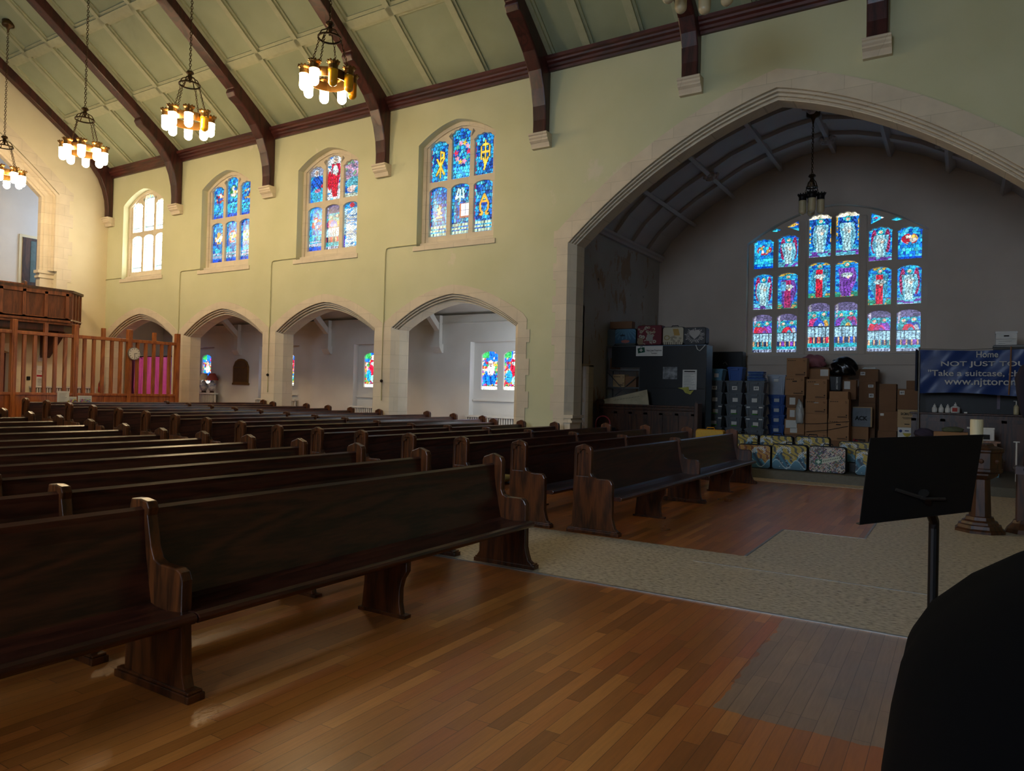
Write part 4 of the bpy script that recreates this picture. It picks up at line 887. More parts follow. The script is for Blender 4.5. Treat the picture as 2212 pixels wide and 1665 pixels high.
MB().prism([(-1.38, -1.2), (-0.12, -1.2), (-0.12, 12.0), (-0.7, 12.58), (-1.38, 12.58)], 'Z', -0.22, -0.02).obj('soffit_beam', M_beam, g)
for y in (12.0, 7.0, 2.0):
    MB().prism([(-1.38, -0.22), (-0.25, -0.22), (-0.35, -0.4), (-1.15, -1.05), (-1.38, -1.05)], 'Y', y-0.1, y+0.1).obj('bracket', M_beam, g)
for y, dz in ((12.35, 0), (11.9, 0.05)): pass
for i, (x, y) in enumerate(((-27.2, 12.1), (-25.4, 12.15))):
    t = thing('gallery_pew', ['brown pew end seen above the balcony rail, beside the small door', 'brown pew in the balcony at the left edge'][i], 'pew', (x, y if i == 0 else 11.3, 3.7+(0.25 if i == 0 else 0.1)), 0, 'gallery pews')
    pew_end(t, 0, 1); MB().box(0.04, 0.08, -4, -0.02, 0.45, 0.93).obj('backrest', M_balc, t); MB().box(0.1, 0.5, -4, -0.02, 0.4, 0.44).obj('seat', M_balc, t)
struct(MB().box(-29.0, XE-0.1, -1.5, 14.2, 3.4, 3.5), 'floor', M_balc)

XS = -20.6; zs0 = ramp(XS)
sc = thing('wooden_screen', 'tall orange-brown wooden screen with square balusters standing behind the pews', 'screen', (XS, 0, zs0))
Y0s, Y1s = 0.0, 13.55
MB().box(-0.03, 0.03, Y0s, Y1s, 0.0, 0.96).obj('lower_panel', M_screen, sc)
b = MB()
for k in range(22): y = 13.3-0.5*k; b.box(0.028, 0.045, y-0.03, y+0.03, 0.05, 0.94)
b.obj('panel_stiles', M_screen, sc)
MB().box(-0.07, 0.07, Y0s, Y1s, 0.93, 1.0).obj('middle_rail', M_screen, sc, bevel=0.01)
MB().box(-0.05, 0.06, Y0s, Y1s, 2.5, 2.59).obj('top_rail', M_screen, sc, bevel=0.01)
yp = 13.5; k = 0
while yp > 3:
    MB().box(-0.07, 0.075, yp-0.065, yp+0.065, 0, 2.87).box(-0.02, 0.09, yp-0.03, yp+0.03, 0, 2.86).obj('post', M_screen, sc, bevel=0.012)
    for q in range(1, 6):
        y = yp-1.515*q/6
        b = MB().box(-0.035, 0.035, y-0.04, y+0.04, 1.0, 2.5)
        if q == 3: b.box(-0.04, 0.05, y-0.045, y+0.045, 2.5, 2.84)
        b.obj('baluster', M_screen, sc)
    yp -= 1.515
ck = thing('wall_clock', 'round white-faced clock hung on a post of the wooden screen', 'clock', (XS+0.1, 12.06, 2.5))
def disc(r, x0, x1, n=28):
    b = MB(); b.loft([[(x, r*math.cos(2*PI*i/n), r*math.sin(2*PI*i/n)) for i in range(n)] for x in (x0, x1)], True, True); return b
disc(0.185, 0, 0.05).obj('case', M_steel, ck); disc(0.165, 0.05, 0.054).obj('dial', M_white, ck)
b = MB()
for k in range(12):
    a = k*PI/6; b.tube([(0.056, 0.125*math.cos(a), 0.125*math.sin(a)), (0.056, 0.148*math.cos(a), 0.148*math.sin(a))], 0.008, 4)
b.obj('hour_marks', M_ink, ck)
MB().tube([(0.058, 0, 0), (0.058, 0.085, 0.012)], 0.007, 4).tube([(0.058, 0, 0), (0.058, 0.015, -0.12)], 0.006, 4).obj('hands', M_ink, ck)
# pink curtain behind the first arch
cu = thing('curtain', 'bright pink satin curtain with a dark purple fold, hung in the leftmost arch', 'curtain', (0, 14.85, 0))
def curtain(x0, x1, z0, z1, ph, amp, n=60):
    rings = []
    for z in (z0, (z0+z1)/2, z1):
        row = [(x0+(x1-x0)*i/n, amp*math.sin(i*0.9+ph+z*0.8)*(0.7+0.3*math.sin(i*0.37))+0.5*amp*math.sin(i*0.31+z*2), z) for i in range(n+1)]
        rings.append(row)
    b = MB(); b.loft([r for r in rings], False); return b
M_pink = mat('pink_satin', (222, 92, 196), 0.28, noise=0.05); M_purp = mat('purple_satin', (84, 20, 60), 0.35)
curtain(-25.0, -22.86, 0.45, 2.58, 0, 0.13).obj('pink_cloth', M_pink, cu, smooth=True)
curtain(-25.7, -25.0, 0.45, 2.6, 1, 0.06, 24).obj('purple_cloth', M_purp, cu, smooth=True)
MB().tube([(-25.75, 0, 2.6), (-22.8, 0, 2.6)], 0.02, 6).obj('curtain_rail', M_iron, cu)
tag(MB().box(-0.03, 0.03, -0.03, 0.03, 0, 2.2).obj('stand_post', M_black, None, (-22.74, 14.85, ramp(-22.74))), 'slim black post standing at the right edge of the pink curtain', 'post')

# ================================================================= SIDE AISLE FURNISHINGS
def radiator(x0, x1, y, z0, z1, label, grp='radiators in the side aisle', shelf=True, axis='Y'):
    t = thing('radiator', label, 'radiator', ((x0+x1)/2, y, z0), 0, grp); L = x1-x0; h = z1-z0; n = int(L/0.075)
    b = MB()
    for k in range(n+1): xx = -L/2+L*k/n; b.box(xx-0.017, xx+0.017, -0.06, 0.0, 0.05, h-0.06)
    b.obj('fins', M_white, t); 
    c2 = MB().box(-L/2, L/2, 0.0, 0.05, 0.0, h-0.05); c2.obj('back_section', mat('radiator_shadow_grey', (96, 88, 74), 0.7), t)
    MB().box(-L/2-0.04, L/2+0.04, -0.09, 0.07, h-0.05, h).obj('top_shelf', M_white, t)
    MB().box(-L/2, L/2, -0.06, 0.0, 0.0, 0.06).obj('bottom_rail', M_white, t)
    return t
for i, c in enumerate(BAYS):
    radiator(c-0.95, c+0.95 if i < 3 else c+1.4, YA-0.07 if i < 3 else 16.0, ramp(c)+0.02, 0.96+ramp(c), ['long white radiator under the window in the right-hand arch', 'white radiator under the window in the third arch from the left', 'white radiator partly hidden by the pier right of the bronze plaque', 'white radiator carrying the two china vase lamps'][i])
t = thing('memorial_plaque', 'arched bronze memorial plaque on the aisle wall', 'plaque', (-21.02, YA, 1.68))
MB().prism([(-0.44, 0), (0.44, 0), (0.44, 0.05), (0.4, 0.08), (0.4, 0.62), (0.3, 0.8), (0.15, 0.88), (0, 0.9), (-0.15, 0.88), (-0.3, 0.8), (-0.4, 0.62), (-0.4, 0.08), (-0.44, 0.05)], 'Y', -0.04, 0.0).obj('frame', mat('bronze_frame', (132, 100, 52), 0.4, 0.4), t)
MB().prism([(-0.34, 0.1), (0.34, 0.1), (0.34, 0.58), (-0.34, 0.58)], 'Y', -0.055, -0.035).obj('inscription_plate', mat('dark_bronze', (98, 76, 50), 0.5, 0.3), t)
MB().prism([(-0.34, 0.62), (0.34, 0.62), (0.26, 0.76), (0.1, 0.83), (-0.1, 0.83), (-0.26, 0.76)], 'Y', -0.055, -0.035).obj('arched_plate', mat('dark_bronze', (98, 76, 50), 0.5, 0.3), t)
M_china = mat('blue_white_china', (216, 216, 214), 0.25, col2=(92, 100, 150), scale=9)
for k, (x, sh, cr, lab) in enumerate(((-22.28, (150, 62, 54), 0.21, 'china vase lamp with a dusky red shade, standing in front of the aisle window'), (-22.74, (222, 205, 176), 0.2, 'china vase lamp with a cream shade, left of the red-shaded one'))):
    t = thing('table_lamp', lab, 'lamp', (x, 15.97, ramp(-23.5)+0.965), 0, 'china lamps in the aisle')
    MB().lathe([(0.075, 0), (0.075, 0.04), (0.06, 0.06)], 0, 0, 14).obj('foot', M_darkoak, t)
    MB().lathe([(0.07, 0.06), (0.12, 0.12), (0.14, 0.22), (0.13, 0.3), (0.07, 0.36), (0.06, 0.4), (0.02, 0.42), (0.015, 0.5)], 0, 0, 18).obj('vase', M_china, t, smooth=True)
    MB().loft([[(r*math.cos(2*PI*i/20), r*math.sin(2*PI*i/20), z) for i in range(20)] for r, z in ((cr, 0.44), (cr*0.72, 0.56), (cr*0.45, 0.68))], True).obj('lamp_shade', mat('shade_%d' % k, sh, 0.8), t, smooth=True)
# things at the end wall
t = radiator(-1.0, 1.0, 0, 0, 1.0, 'white radiator against the end wall, seen through the screen', 'radiators in the side aisle'); t.location = (XE+0.1, 12.65, ramp(XE)+0.0); t.rotation_euler = (0, 0, PI/2)
t = thing('fire_extinguisher', 'small red fire extinguisher on the end wall behind the screen', 'fire extinguisher', (XE+0.12, 14.35 if False else 13.85, 1.3))
MB().lathe([(0.02, 0.38), (0.06, 0.34), (0.075, 0.28), (0.075, 0.02), (0.06, 0)], 0, 0, 12).obj('cylinder', mat('fire_red', (190, 30, 24), 0.35), t); MB().tube([(0, 0, 0.38), (0.03, 0.05, 0.44), (0.05, -0.06, 0.4), (0.09, -0.09, 0.2)], 0.014, 6).obj('hose', M_black, t)
t = thing('wall_notice', 'white notice with a red stripe on the end wall, behind the balusters', 'notice', (XE+0.01, 11.93, 1.3))
MB().box(0, 0.01, -0.1, 0.1, 0.06, 0.84).obj('sheet', M_paper, t); MB().box(0.01, 0.013, -0.1, 0.1, 0.48, 0.54).obj('red_stripe', mat('notice_red', (190, 40, 60), 0.7), t)
b = MB()
for zz in (0.66, 0.6, 0.4, 0.36, 0.32, 0.28, 0.24, 0.2): b.box(0.01, 0.013, -0.07, 0.07 if zz != 0.6 else 0.03, zz, zz+0.012)
b.obj('printed_lines', M_ink, t)
tag(MB().box(0, 0.03, -0.05, 0.05, -0.06, 0.06).obj('wall_socket', M_black, None, (XE, 11.59, 1.72)), 'small black wall socket on the cream end wall', 'socket')
tag(MB().box(0, 0.04, -0.09, 0.09, -0.1, 0.1).obj('wall_box', M_white, None, (XE, 11.96, 2.38)), 'pale box fixed under the balcony bracket', 'box')
tag(MB().box(-0.1, 0.1, -0.04, 0.04, 0, 0.3).obj('aisle_chair', mat('dull_green_cloth', (96, 102, 74), 0.8), None, (-12.35, 15.6, ramp(-12)+0.42)), 'dull green chair back against the aisle wall, behind the pews', 'chair')

# behind the last pews: welcome table and chairs
tb = thing('welcome_table', 'low table with leaflets behind the rearmost pews', 'table', (-19.2, 10.0, ramp(-19.2)))
MB().box(-0.35, 0.35, -0.75, 0.75, 0.7, 0.74).obj('table_top', M_darkoak, tb)
for sx in (-1, 1):
    for sy in (-1, 1): MB().box(sx*0.3-0.025, sx*0.3+0.025, sy*0.7-0.025, sy*0.7+0.025, 0, 0.7).obj('leg', M_darkoak, tb)
zt = ramp(-19.2)+0.74
t = thing('letter_board', 'white typed notice standing on the welcome table', 'notice', (-19.3, 9.56, zt)); MB().box(-0.01, 0.01, -0.14, 0.14, 0, 0.36).obj('sheet', M_paper, t)
b = MB()
for k in range(7): b.box(0.01, 0.013, -0.1, 0.08-0.02*(k % 3), 0.3-0.035*k, 0.306-0.035*k)
b.obj('printed_lines', mat('grey_print', (130, 130, 135), 0.8), t)
t = thing('photo_board', 'colour group photograph propped on the welcome table', 'photograph', (-19.25, 10.07, zt)); MB().box(-0.01, 0.008, -0.17, 0.17, 0, 0.25).obj('mount', M_paper, t)
rgp = np.random.RandomState(4); noisec = rgp.rand(40, 40, 3)
def photo_fn(U, V):
    i = (U*11).astype(int); j = (V*7).astype(int); C = noisec[j, i]*0.55; m_ = V > 0.7; C[m_] = C[m_]*0.3+0.5; return C
paint('print', M_art, t, -0.14, 0.14, 0.03, 0.22, 0.012, photo_fn, 34, 22, 'X')
t = thing('photo_board', 'small colour print between the typed notice and the group photograph', 'photograph', (-19.35, 9.82, zt)); MB().box(-0.01, 0.008, -0.09, 0.09, 0, 0.22).obj('mount', M_paper, t); paint('print', M_art, t, -0.08, 0.08, 0.03, 0.19, 0.012, photo_fn, 20, 20, 'X')
t = tag(MB().tube([(0, -0.14, 0.0), (0.03, -0.05, 0.1), (0, 0.02, 0.03), (0.03, 0.08, 0.14), (0.02, 0.14, 0.12)], 0.018, 5).obj('gilt_ornament', mat('gilt', (190, 160, 70), 0.35, 0.6), None, (-19.0, 9.58, zt+0.018)), 'small gilt ornament lying in front of the typed notice', 'ornament')
def bentwood(x, y, rz, lab, mt, h=0.86):
    t = thing('bentwood_chair', lab, 'chair', (x, y, ramp(x)), rz, 'chairs behind the pews')
    MB().lathe([(0.2, 0.44), (0.21, 0.46), (0.2, 0.48)], 0, 0, 18).obj('seat', mt, t)
    for sx in (-1, 1):
        for sy in (-1, 1): MB().tube([(sx*0.15, sy*0.15, 0.44), (sx*0.19, sy*0.19, 0)], 0.016, 6).obj('leg', mt, t)
    MB().tube([(-0.18, -0.18, 0.45), (-0.21, -0.2, 0.7), (-0.22, -0.17, h-0.02), (-0.23, 0, h+0.03), (-0.22, 0.17, h-0.02), (-0.21, 0.2, 0.7), (-0.18, 0.18, 0.45)], 0.014, 6).obj('back_hoop', mt, t)
    MB().tube([(-0.19, -0.1, 0.45), (-0.22, -0.08, 0.7), (-0.22, 0, 0.76), (-0.22, 0.08, 0.7), (-0.19, 0.1, 0.45)], 0.011, 6).obj('inner_hoop', mt, t)
M_ltwood = wood('light_chair_wood', (150, 104, 66), (110, 72, 44), 'Z', 0.4)
bentwood(-18.55, 9.75, 0.2, 'dark bentwood chair with a wide curved back by the leaflet table', M_darkoak, 0.74)
bentwood(-18.2, 8.5, -0.2, 'light wooden chair behind the rearmost pew near the centre aisle', M_ltwood, 0.8)
bentwood(-18.6, 10.55, 0.1, 'light wooden chair just right of the group photograph', M_ltwood, 0.82)
bentwood(-18.5, 11.3, 0.3, 'light wooden chair rightmost behind the rearmost pew', M_ltwood, 0.8)
t = thing('armchair', 'green upholstered metal-armed chair at the left edge by the centre aisle', 'armchair', (-18.6, 7.55, ramp(-18.6)), 0.1)
gm = mat('green_upholstery', (72, 92, 70), 0.8)
MB().box(-0.28, -0.2, -0.3, 0.24, 0.42, 1.0).obj('backrest', gm, t, bevel=0.03); MB().box(-0.25, 0.25, -0.28, 0.24, 0.36, 0.46).obj('seat', gm, t, bevel=0.03)
for sy in (-0.32, 0.3):
    MB().tube([(-0.25, sy, 0.0), (-0.24, sy, 0.66), (0.22, sy, 0.68), (0.25, sy, 0.0)], 0.018, 6).obj('arm_frame', M_steel, t); MB().box(-0.24, 0.24, sy-0.03, sy+0.03, 0.68, 0.71).obj('armrest', M_darkoak, t)

# ================================================================= TRANSEPT STORE
PZ = 0.17
# ---- painted cases
def wave_fn(seed, sky=((0.42, 0.31, 0.03), (0.07, 0.07, 0.045)), ph=0.0, two=True):
    rg = np.random.RandomState(seed)
    def fn(U, V):
        C = np.tile(np.array(sky[0]), (len(U), 1)); st = np.sin((U*0.8+V*0.6)*38+np.sin(V*17+seed)*1.6)
        C = np.where((st > 0.35)[:, None], np.array(sky[1])+0*C, C); C = np.where(((st > -0.1) & (st < 0.1))[:, None], np.array((0.62, 0.5, 0.12)), C)
        blue = np.array((0.03, 0.16, 0.26)); dark = np.array((0.012, 0.03, 0.06)); lt = np.array((0.10, 0.34, 0.48)); wh = np.array((0.55, 0.6, 0.62))
        crests = [(0.28+ph, 0.86, 0.26, 1), (0.92+ph, 0.7, 0.24, 1)] if two else [(0.5+ph, 0.9, 0.34, 1)]
        for (cx, top, wd, sg) in crests:
            prof = top*np.exp(-np.abs((U-cx+0.05)/wd)**1.5); curl = np.hypot((U-cx-0.13)/0.12, (V-top+0.26)/0.2) < 1
            body = (V < prof) & ~curl; shade_ = 0.5+0.5*np.sin(U*30+V*14)
            cc = dark*(1-shade_[:, None])+blue*shade_[:, None]; C = np.where(body[:, None], cc, C)
            edge = body & (V > prof-0.1); C = np.where(edge[:, None], lt, C)
            foam = (np.abs(np.hypot((U-cx-0.08)/0.19, (V-top+0.13)/0.17)-1) < 0.28) & (V > top-0.2) & (U < cx+0.27); foam |= body & (V > top-0.17)
            fn_ = np.sin(U*90+np.sin(V*70)*2) > -0.3; C = np.where((foam & fn_)[:, None], wh, C)
        low = V < 0.34*np.abs(np.sin((U+ph)*PI*1.7+0.9))**2.2+0.05; C = np.where(low[:, None], np.array((0.06, 0.2, 0.3))*(0.5+V[:, None]*2), C)
        rim = np.abs(V-(0.34*np.abs(np.sin((U+ph)*PI*1.7+0.9))**2.2+0.05)) < 0.02; C = np.where(rim[:, None], np.array((0.4, 0.55, 0.6)), C)
        for k in range(26):
            x, y = rg.rand(2); C = np.where((np.hypot(U-x, V-y) < 0.014)[:, None], wh, C)
        return C
    return fn
def collage_fn(U, V):
    rg = np.random.RandomState(9); i = (U*34+np.sin(V*40)).astype(int) % 40; j = (V*26+np.sin(U*50)).astype(int) % 40
    tab = rg.rand(40, 40, 3)*0.12; hi = rg.rand(40, 40); tab[hi > 0.62] = (0.55, 0.5, 0.42); tab[(hi > 0.52) & (hi < 0.6)] = (0.45, 0.14, 0.08); tab[(hi > 0.44) & (hi < 0.5)] = (0.08, 0.16, 0.3)
    C = tab[j, i].copy(); t = V-0.36-0.38*(U-0.2); m_ = (np.abs(t) < 0.085) & (U > 0.3) & (U < 0.85); C[m_] = (0.5, 0.55, 0.44); C[m_ & (np.abs(t) < 0.03) & (np.sin(U*130) > 0.1)] = (0.06, 0.08, 0.05)
    m_ = (np.abs(V-0.4-0.1*(U-0.26)) < 0.1) & (np.abs(U-0.26) < 0.1); C[m_] = (0.02, 0.12, 0.07); C[(np.abs(U-0.26) < 0.02) & (np.abs(V-0.4) < 0.07) | (np.abs(V-0.4) < 0.025) & (np.abs(U-0.26) < 0.06)] = (0.6, 0.7, 0.6)
    return C
def sea_fn(U, V):
    C = np.stack([0.02+0.06*V, 0.07+0.13*V, 0.14+0.16*V], 1); ray = (np.sin(np.arctan2(U-0.5, 1.15-V)*26) > 0.5) & (V > 0.35); C[ray] += (0.04, 0.09, 0.1)
    C[(((U-0.5)/0.2)**2+((V-0.22)/0.1)**2) < 1] = (0.36, 0.12, 0.09); C[(((U-0.36)/0.13)**2+((V-0.6)/0.06)**2) < 1] = (0.01, 0.02, 0.03); C[(V < 0.1)] = (0.05, 0.06, 0.05); return C
def rose_fn(U, V):
    rg = np.random.RandomState(3); C = np.tile(np.array((0.16, 0.012, 0.02)), (len(U), 1))
    for k in range(46):
        x, y, r, c = rg.rand()*0.7+0.02, rg.rand()*0.95, 0.03+0.05*rg.rand(), rg.randint(3); d = np.hypot(U-x, (V-y)*0.8); C[d < r] = [(0.42, 0.36, 0.24), (0.5, 0.46, 0.36), (0.2, 0.02, 0.03)][c]; C[(d < r*0.4)] = (0.12, 0.05, 0.03)
    C[(np.abs(U-0.12) < 0.12) & (V < 0.35)] = (0.26, 0.18, 0.1); C[(np.abs(U-0.52) < 0.13) & (np.abs(V-0.36) < 0.18)] = (0.34, 0.32, 0.28); C[U > 0.82] = (0.16, 0.012, 0.02); return C
def cream_fn(U, V):
    C = np.tile(np.array((0.5, 0.44, 0.3)), (len(U), 1)); d = np.abs(np.hypot(U-0.2, (V-0.4))-0.12); C[d < 0.025] = (0.3, 0.22, 0.05); m_ = (np.abs(U-0.66+0.2*(V-0.7)) < 0.14) & (np.abs(V-0.72) < 0.2); C[m_] = (0.42, 0.24, 0.03)
    for x, y in ((0.42, 0.4), (0.52, 0.45), (0.62, 0.4), (0.45, 0.28), (0.85, 0.35), (0.78, 0.2), (0.55, 0.2)): d = np.hypot(U-x, V-y); C[(d < 0.07) & (np.sin(d*160) > -0.2)] = (0.16, 0.12, 0.08)
    C[(V < 0.14) & (np.sin(U*60) > 0.3)] = (0.12, 0.08, 0.05); return C
def heart_fn(U, V):
    C = np.tile(np.array((0.014, 0.014, 0.016)), (len(U), 1)); x, y = (U-0.5)*2.6, (V-0.52)*2.6; ang = np.arctan2(y, x); r = np.hypot(x, y)
    sp = (r < 1.1+0.15*np.sin(ang*9)) & (r > 0.62) & (np.sin(ang*26) > 0.1); C[sp] = (0.36, 0.33, 0.3); h = (x**2+(y-0.62*np.sqrt(np.abs(x)))**2) < 0.42; C[h] = (0.4, 0.36, 0.33); return C
def yellow_fn(U, V):
    C = np.tile(np.array((0.62, 0.36, 0.015)), (len(U), 1))
    for cx in (0.24, 0.78):
        d = np.hypot((U-cx)*1.7, (V-0.35)); C[(d < 0.3)] = (0.03, 0.12, 0.3); C[(np.abs(d-0.28) < 0.06) & (V > 0.2)] = (0.7, 0.72, 0.72); C[(np.abs(d-0.15) < 0.03)] = (0.6, 0.65, 0.7)
    C[np.abs(np.sin(U*23+V*9)) < 0.04] = (0.4, 0.16, 0.03); return C
def suitcase(x0, x1, z0, z1, y, dep, fn, label, body, grp=None, n=60, handle=True, cat='suitcase'):
    t = thing('suitcase', label, cat, ((x0+x1)/2, y, z0), 0, grp); w, h = (x1-x0)/2, z1-z0
    r = min(0.06, h*0.2)
    def rr_(w_, a, c): 
        P = []
        for (cx, cz, s) in ((w_-r, a+r, -90), (w_-r, c-r, 0), (-w_+r, c-r, 90), (-w_+r, a+r, 180)):
            for k in range(5): q = math.radians(s+22.5*k); P.append((cx+r*math.cos(q), cz+r*math.sin(q)))
        return P
    pr = rr_(w, 0.0, h)
    MB().loft([P3([(x*0.97, h/2+(z-h/2)*0.96) for x, z in pr], 0.0), P3(pr, 0.02), P3(pr, dep/2-0.006), P3([(x*1.01, h/2+(z-h/2)*1.01) for x, z in pr], dep/2), P3(pr, dep/2+0.006), P3(pr, dep-0.02), P3([(x*0.97, h/2+(z-h/2)*0.96) for x, z in pr], dep)], True, True).obj('shell', body, t)
    # painted face: cut to the rounded outline with a thin raised panel
    pf = paint('painted_face', M_art, t, -w*0.96, w*0.96, h*0.03, h*0.97, -0.004, fn, n, int(n*h/(2*w))+6)
    bm = bmesh.new(); bm.from_mesh(pf.data); rq = r*0.9; ww, z0_, z1_ = w*0.96, h*0.03, h*0.97
    kill = []
    for f in bm.faces:
        c = f.calc_center_median(); ax = abs(c.x); az = abs(c.z-h/2); cx, cz = ww-rq, (z1_-z0_)/2-rq
        if ax > cx and az > cz and math.hypot(ax-cx, az-cz) > rq: kill.append(f)
    bmesh.ops.delete(bm, geom=kill, context='FACES'); bm.to_mesh(pf.data); bm.free()
    if handle: MB().tube([(-0.09, dep/2, h-0.005), (-0.08, dep/2, h+0.04), (0.08, dep/2, h+0.04), (0.09, dep/2, h-0.005)], 0.011, 6).obj('handle', body, t)
    return t
bkm = mat('case_black', (26, 26, 28), 0.5)
G1 = 'painted wave suitcases'
suitcase(-3.99, -3.32, PZ, 0.66, 15.62, 0.22, wave_fn(1, ((0.42, 0.22, 0.04), (0.2, 0.07, 0.03)), 0.3), 'wave-painted suitcase with an orange sky, front row, beside the end of the front pew', bkm, G1)
suitcase(-3.30, -2.61, PZ, 0.70, 15.62, 0.22, wave_fn(2), 'wave-painted suitcase with two crests and a small flame between them, front row', bkm, G1)
suitcase(-2.58, -1.89, PZ, 0.70, 15.62, 0.22, collage_fn, 'suitcase covered in a speckled collage with a green cross sticker, front row', bkm, None, 84)
suitcase(-1.73, -1.05, PZ, 0.68, 15.62, 0.22, wave_fn(4, ph=-0.1), 'wave-painted suitcase half hidden behind the music stand, front row', bkm, G1)
suitcase(-4.45, -3.74, 0.36, 0.84, 16.32, 0.2, wave_fn(5, ph=0.55), 'wave-painted suitcase behind the front pew, leftmost of the back row', bkm, G1)
suitcase(-3.71, -3.02, 0.36, 0.84, 16.32, 0.2, wave_fn(6, ph=-0.16), 'wave-painted suitcase in the back row, two tall white crests', bkm, G1)
suitcase(-2.98, -2.29, 0.36, 0.85, 16.32, 0.2, wave_fn(7, ph=-0.05), 'wave-painted suitcase in the back row, behind the speckled one', bkm, G1)
suitcase(-2.12, -1.36, 0.36, 0.79, 16.32, 0.2, wave_fn(8, ph=-0.1), 'wave-painted suitcase in the back row, rightmost with a red-brown mark', bkm, G1)
suitcase(-5.14, -4.5, 0.36, 0.90, 16.32, 0.2, yellow_fn, 'bright yellow suitcase with blue and white waves, seen over the front pew', mat('case_yellow', (222, 160, 24), 0.5), None)
tag(MB().box(-1.95, 1.95, 0, 0.5, 0.0, 0.188).obj('low_bench', M_black, None, (-3.25, 16.25, PZ)), 'low black bench under the back row of painted suitcases', 'bench')
# ---- tall cabinet and shelf with cases on top
cab = thing('steel_cabinet', 'tall blue-grey steel cabinet backed with a black board facing the pews', 'cabinet', (-6.22, 17.68, PZ))
MB().box(-0.86, 0.86, 0.05, 0.6, 0, 2.77).obj('body', mat('blue_grey_steel', (98, 118, 138), 0.4, 0.3, noise=0.04), cab)
MB().prism([(-0.86, 0), (0.88, 0), (0.88, 2.75), (-1.65, 2.75), (-1.65, 2.2), (-0.86, 2.2)], 'Y', 0, 0.045).obj('black_board', M_black, cab)
MB().box(-0.84, 0.86, -0.002, 0.004, 1.66, 1.675).obj('board_joint', M_ink, cab)
t = thing('organisation_sign', 'small white sign with a green first-aid case pinned to the black board', 'sign', (-7.18, 17.67, 2.66))
MB().box(0, 0.72, -0.01, 0, 0, 0.26).obj('sheet', M_paper, t)
gd = mat('sign_green', (18, 82, 58), 0.7)
b = MB().prism([(0.06, 0.07), (0.25, 0.1), (0.23, 0.23), (0.04, 0.2)], 'Y', -0.014, -0.01); b.tube([(0.11, -0.012, 0.215), (0.12, -0.012, 0.245), (0.17, -0.012, 0.25), (0.18, -0.012, 0.225)], 0.006, 4); b.obj('case_emblem', gd, t)
MB().box(0.095, 0.185, -0.018, -0.014, 0.14, 0.165).box(0.128, 0.152, -0.018, -0.014, 0.11, 0.195).obj('white_cross', M_paper, t)
text('Not Just Tourists', 'lettering', M_ink, t, 0.29, 0.69, 0.11, 0.165, -0.012, bold=0.02); text('Toronto', 'lettering', M_ink, t, 0.41, 0.57, 0.055, 0.09, -0.012, bold=0.02)
t = thing('metallic_print', 'silvery square print pinned to the black board', 'picture', (-6.44, 17.67, 2.07)); MB().box(0, 0.38, -0.012, 0, 0, 0.31).obj('sheet', mat('silver_print', (150, 152, 154), 0.35, 0.3, col2=(70, 72, 76), scale=9), t)
t = thing('typed_notice', 'tall white typed notice taped to the black board', 'notice', (-5.92, 17.67, 1.81)); MB().box(0, 0.36, -0.012, 0, 0, 0.5).obj('sheet', M_paper, t)
b = MB()
for k in range(14): b.box(0.03, 0.33-0.03*((k*7) % 5), -0.015, -0.012, 0.405-0.028*k, 0.411-0.028*k)
b.obj('printed_lines', mat('grey_print', (130, 130, 135), 0.8), t); MB().box(0.04, 0.32, -0.015, -0.012, 0.44, 0.47).obj('heading', M_ink, t)
tag(MB().prism([(0, 0.1), (0.28, 0.13), (0.3, 0.03), (0.42, 0.05), (0.33, -0.06), (0.2, -0.02), (0.14, 0.06)], 'Y', -0.012, 0).obj('yellow_papers', mat('yellow_paper', (196, 190, 90), 0.8), None, (-6.04, 17.656, 1.75)), 'crumpled yellow papers hanging below the typed notice', 'paper')
sh = thing('metal_shelf', 'open steel shelf with crossed braces left of the black board', 'shelf', (-7.6, 17.82, PZ))
M_shelf = mat('shelf_grey', (120, 120, 116), 0.45, 0.5)
for x in (-0.46, 0.47):
    for y in (0.0, 0.4): MB().box(x-0.015, x+0.015, y-0.015, y+0.015, 0, 2.77).obj('post', M_shelf, sh)
for z in (0.15, 0.9, 1.68, 2.15, 2.78): MB().box(-0.47, 0.48, -0.02, 0.42, z-0.035, z).obj('shelf_board', M_shelf, sh)
MB().tube([(-0.46, -0.03, 2.1), (0.14, -0.03, 1.5)], 0.011, 4).tube([(0.46, -0.03, 2.0), (-0.2, -0.03, 1.45)], 0.011, 4).obj('cross_brace', M_shelf, sh)
BOXG = 'cardboard boxes stored in the transept'
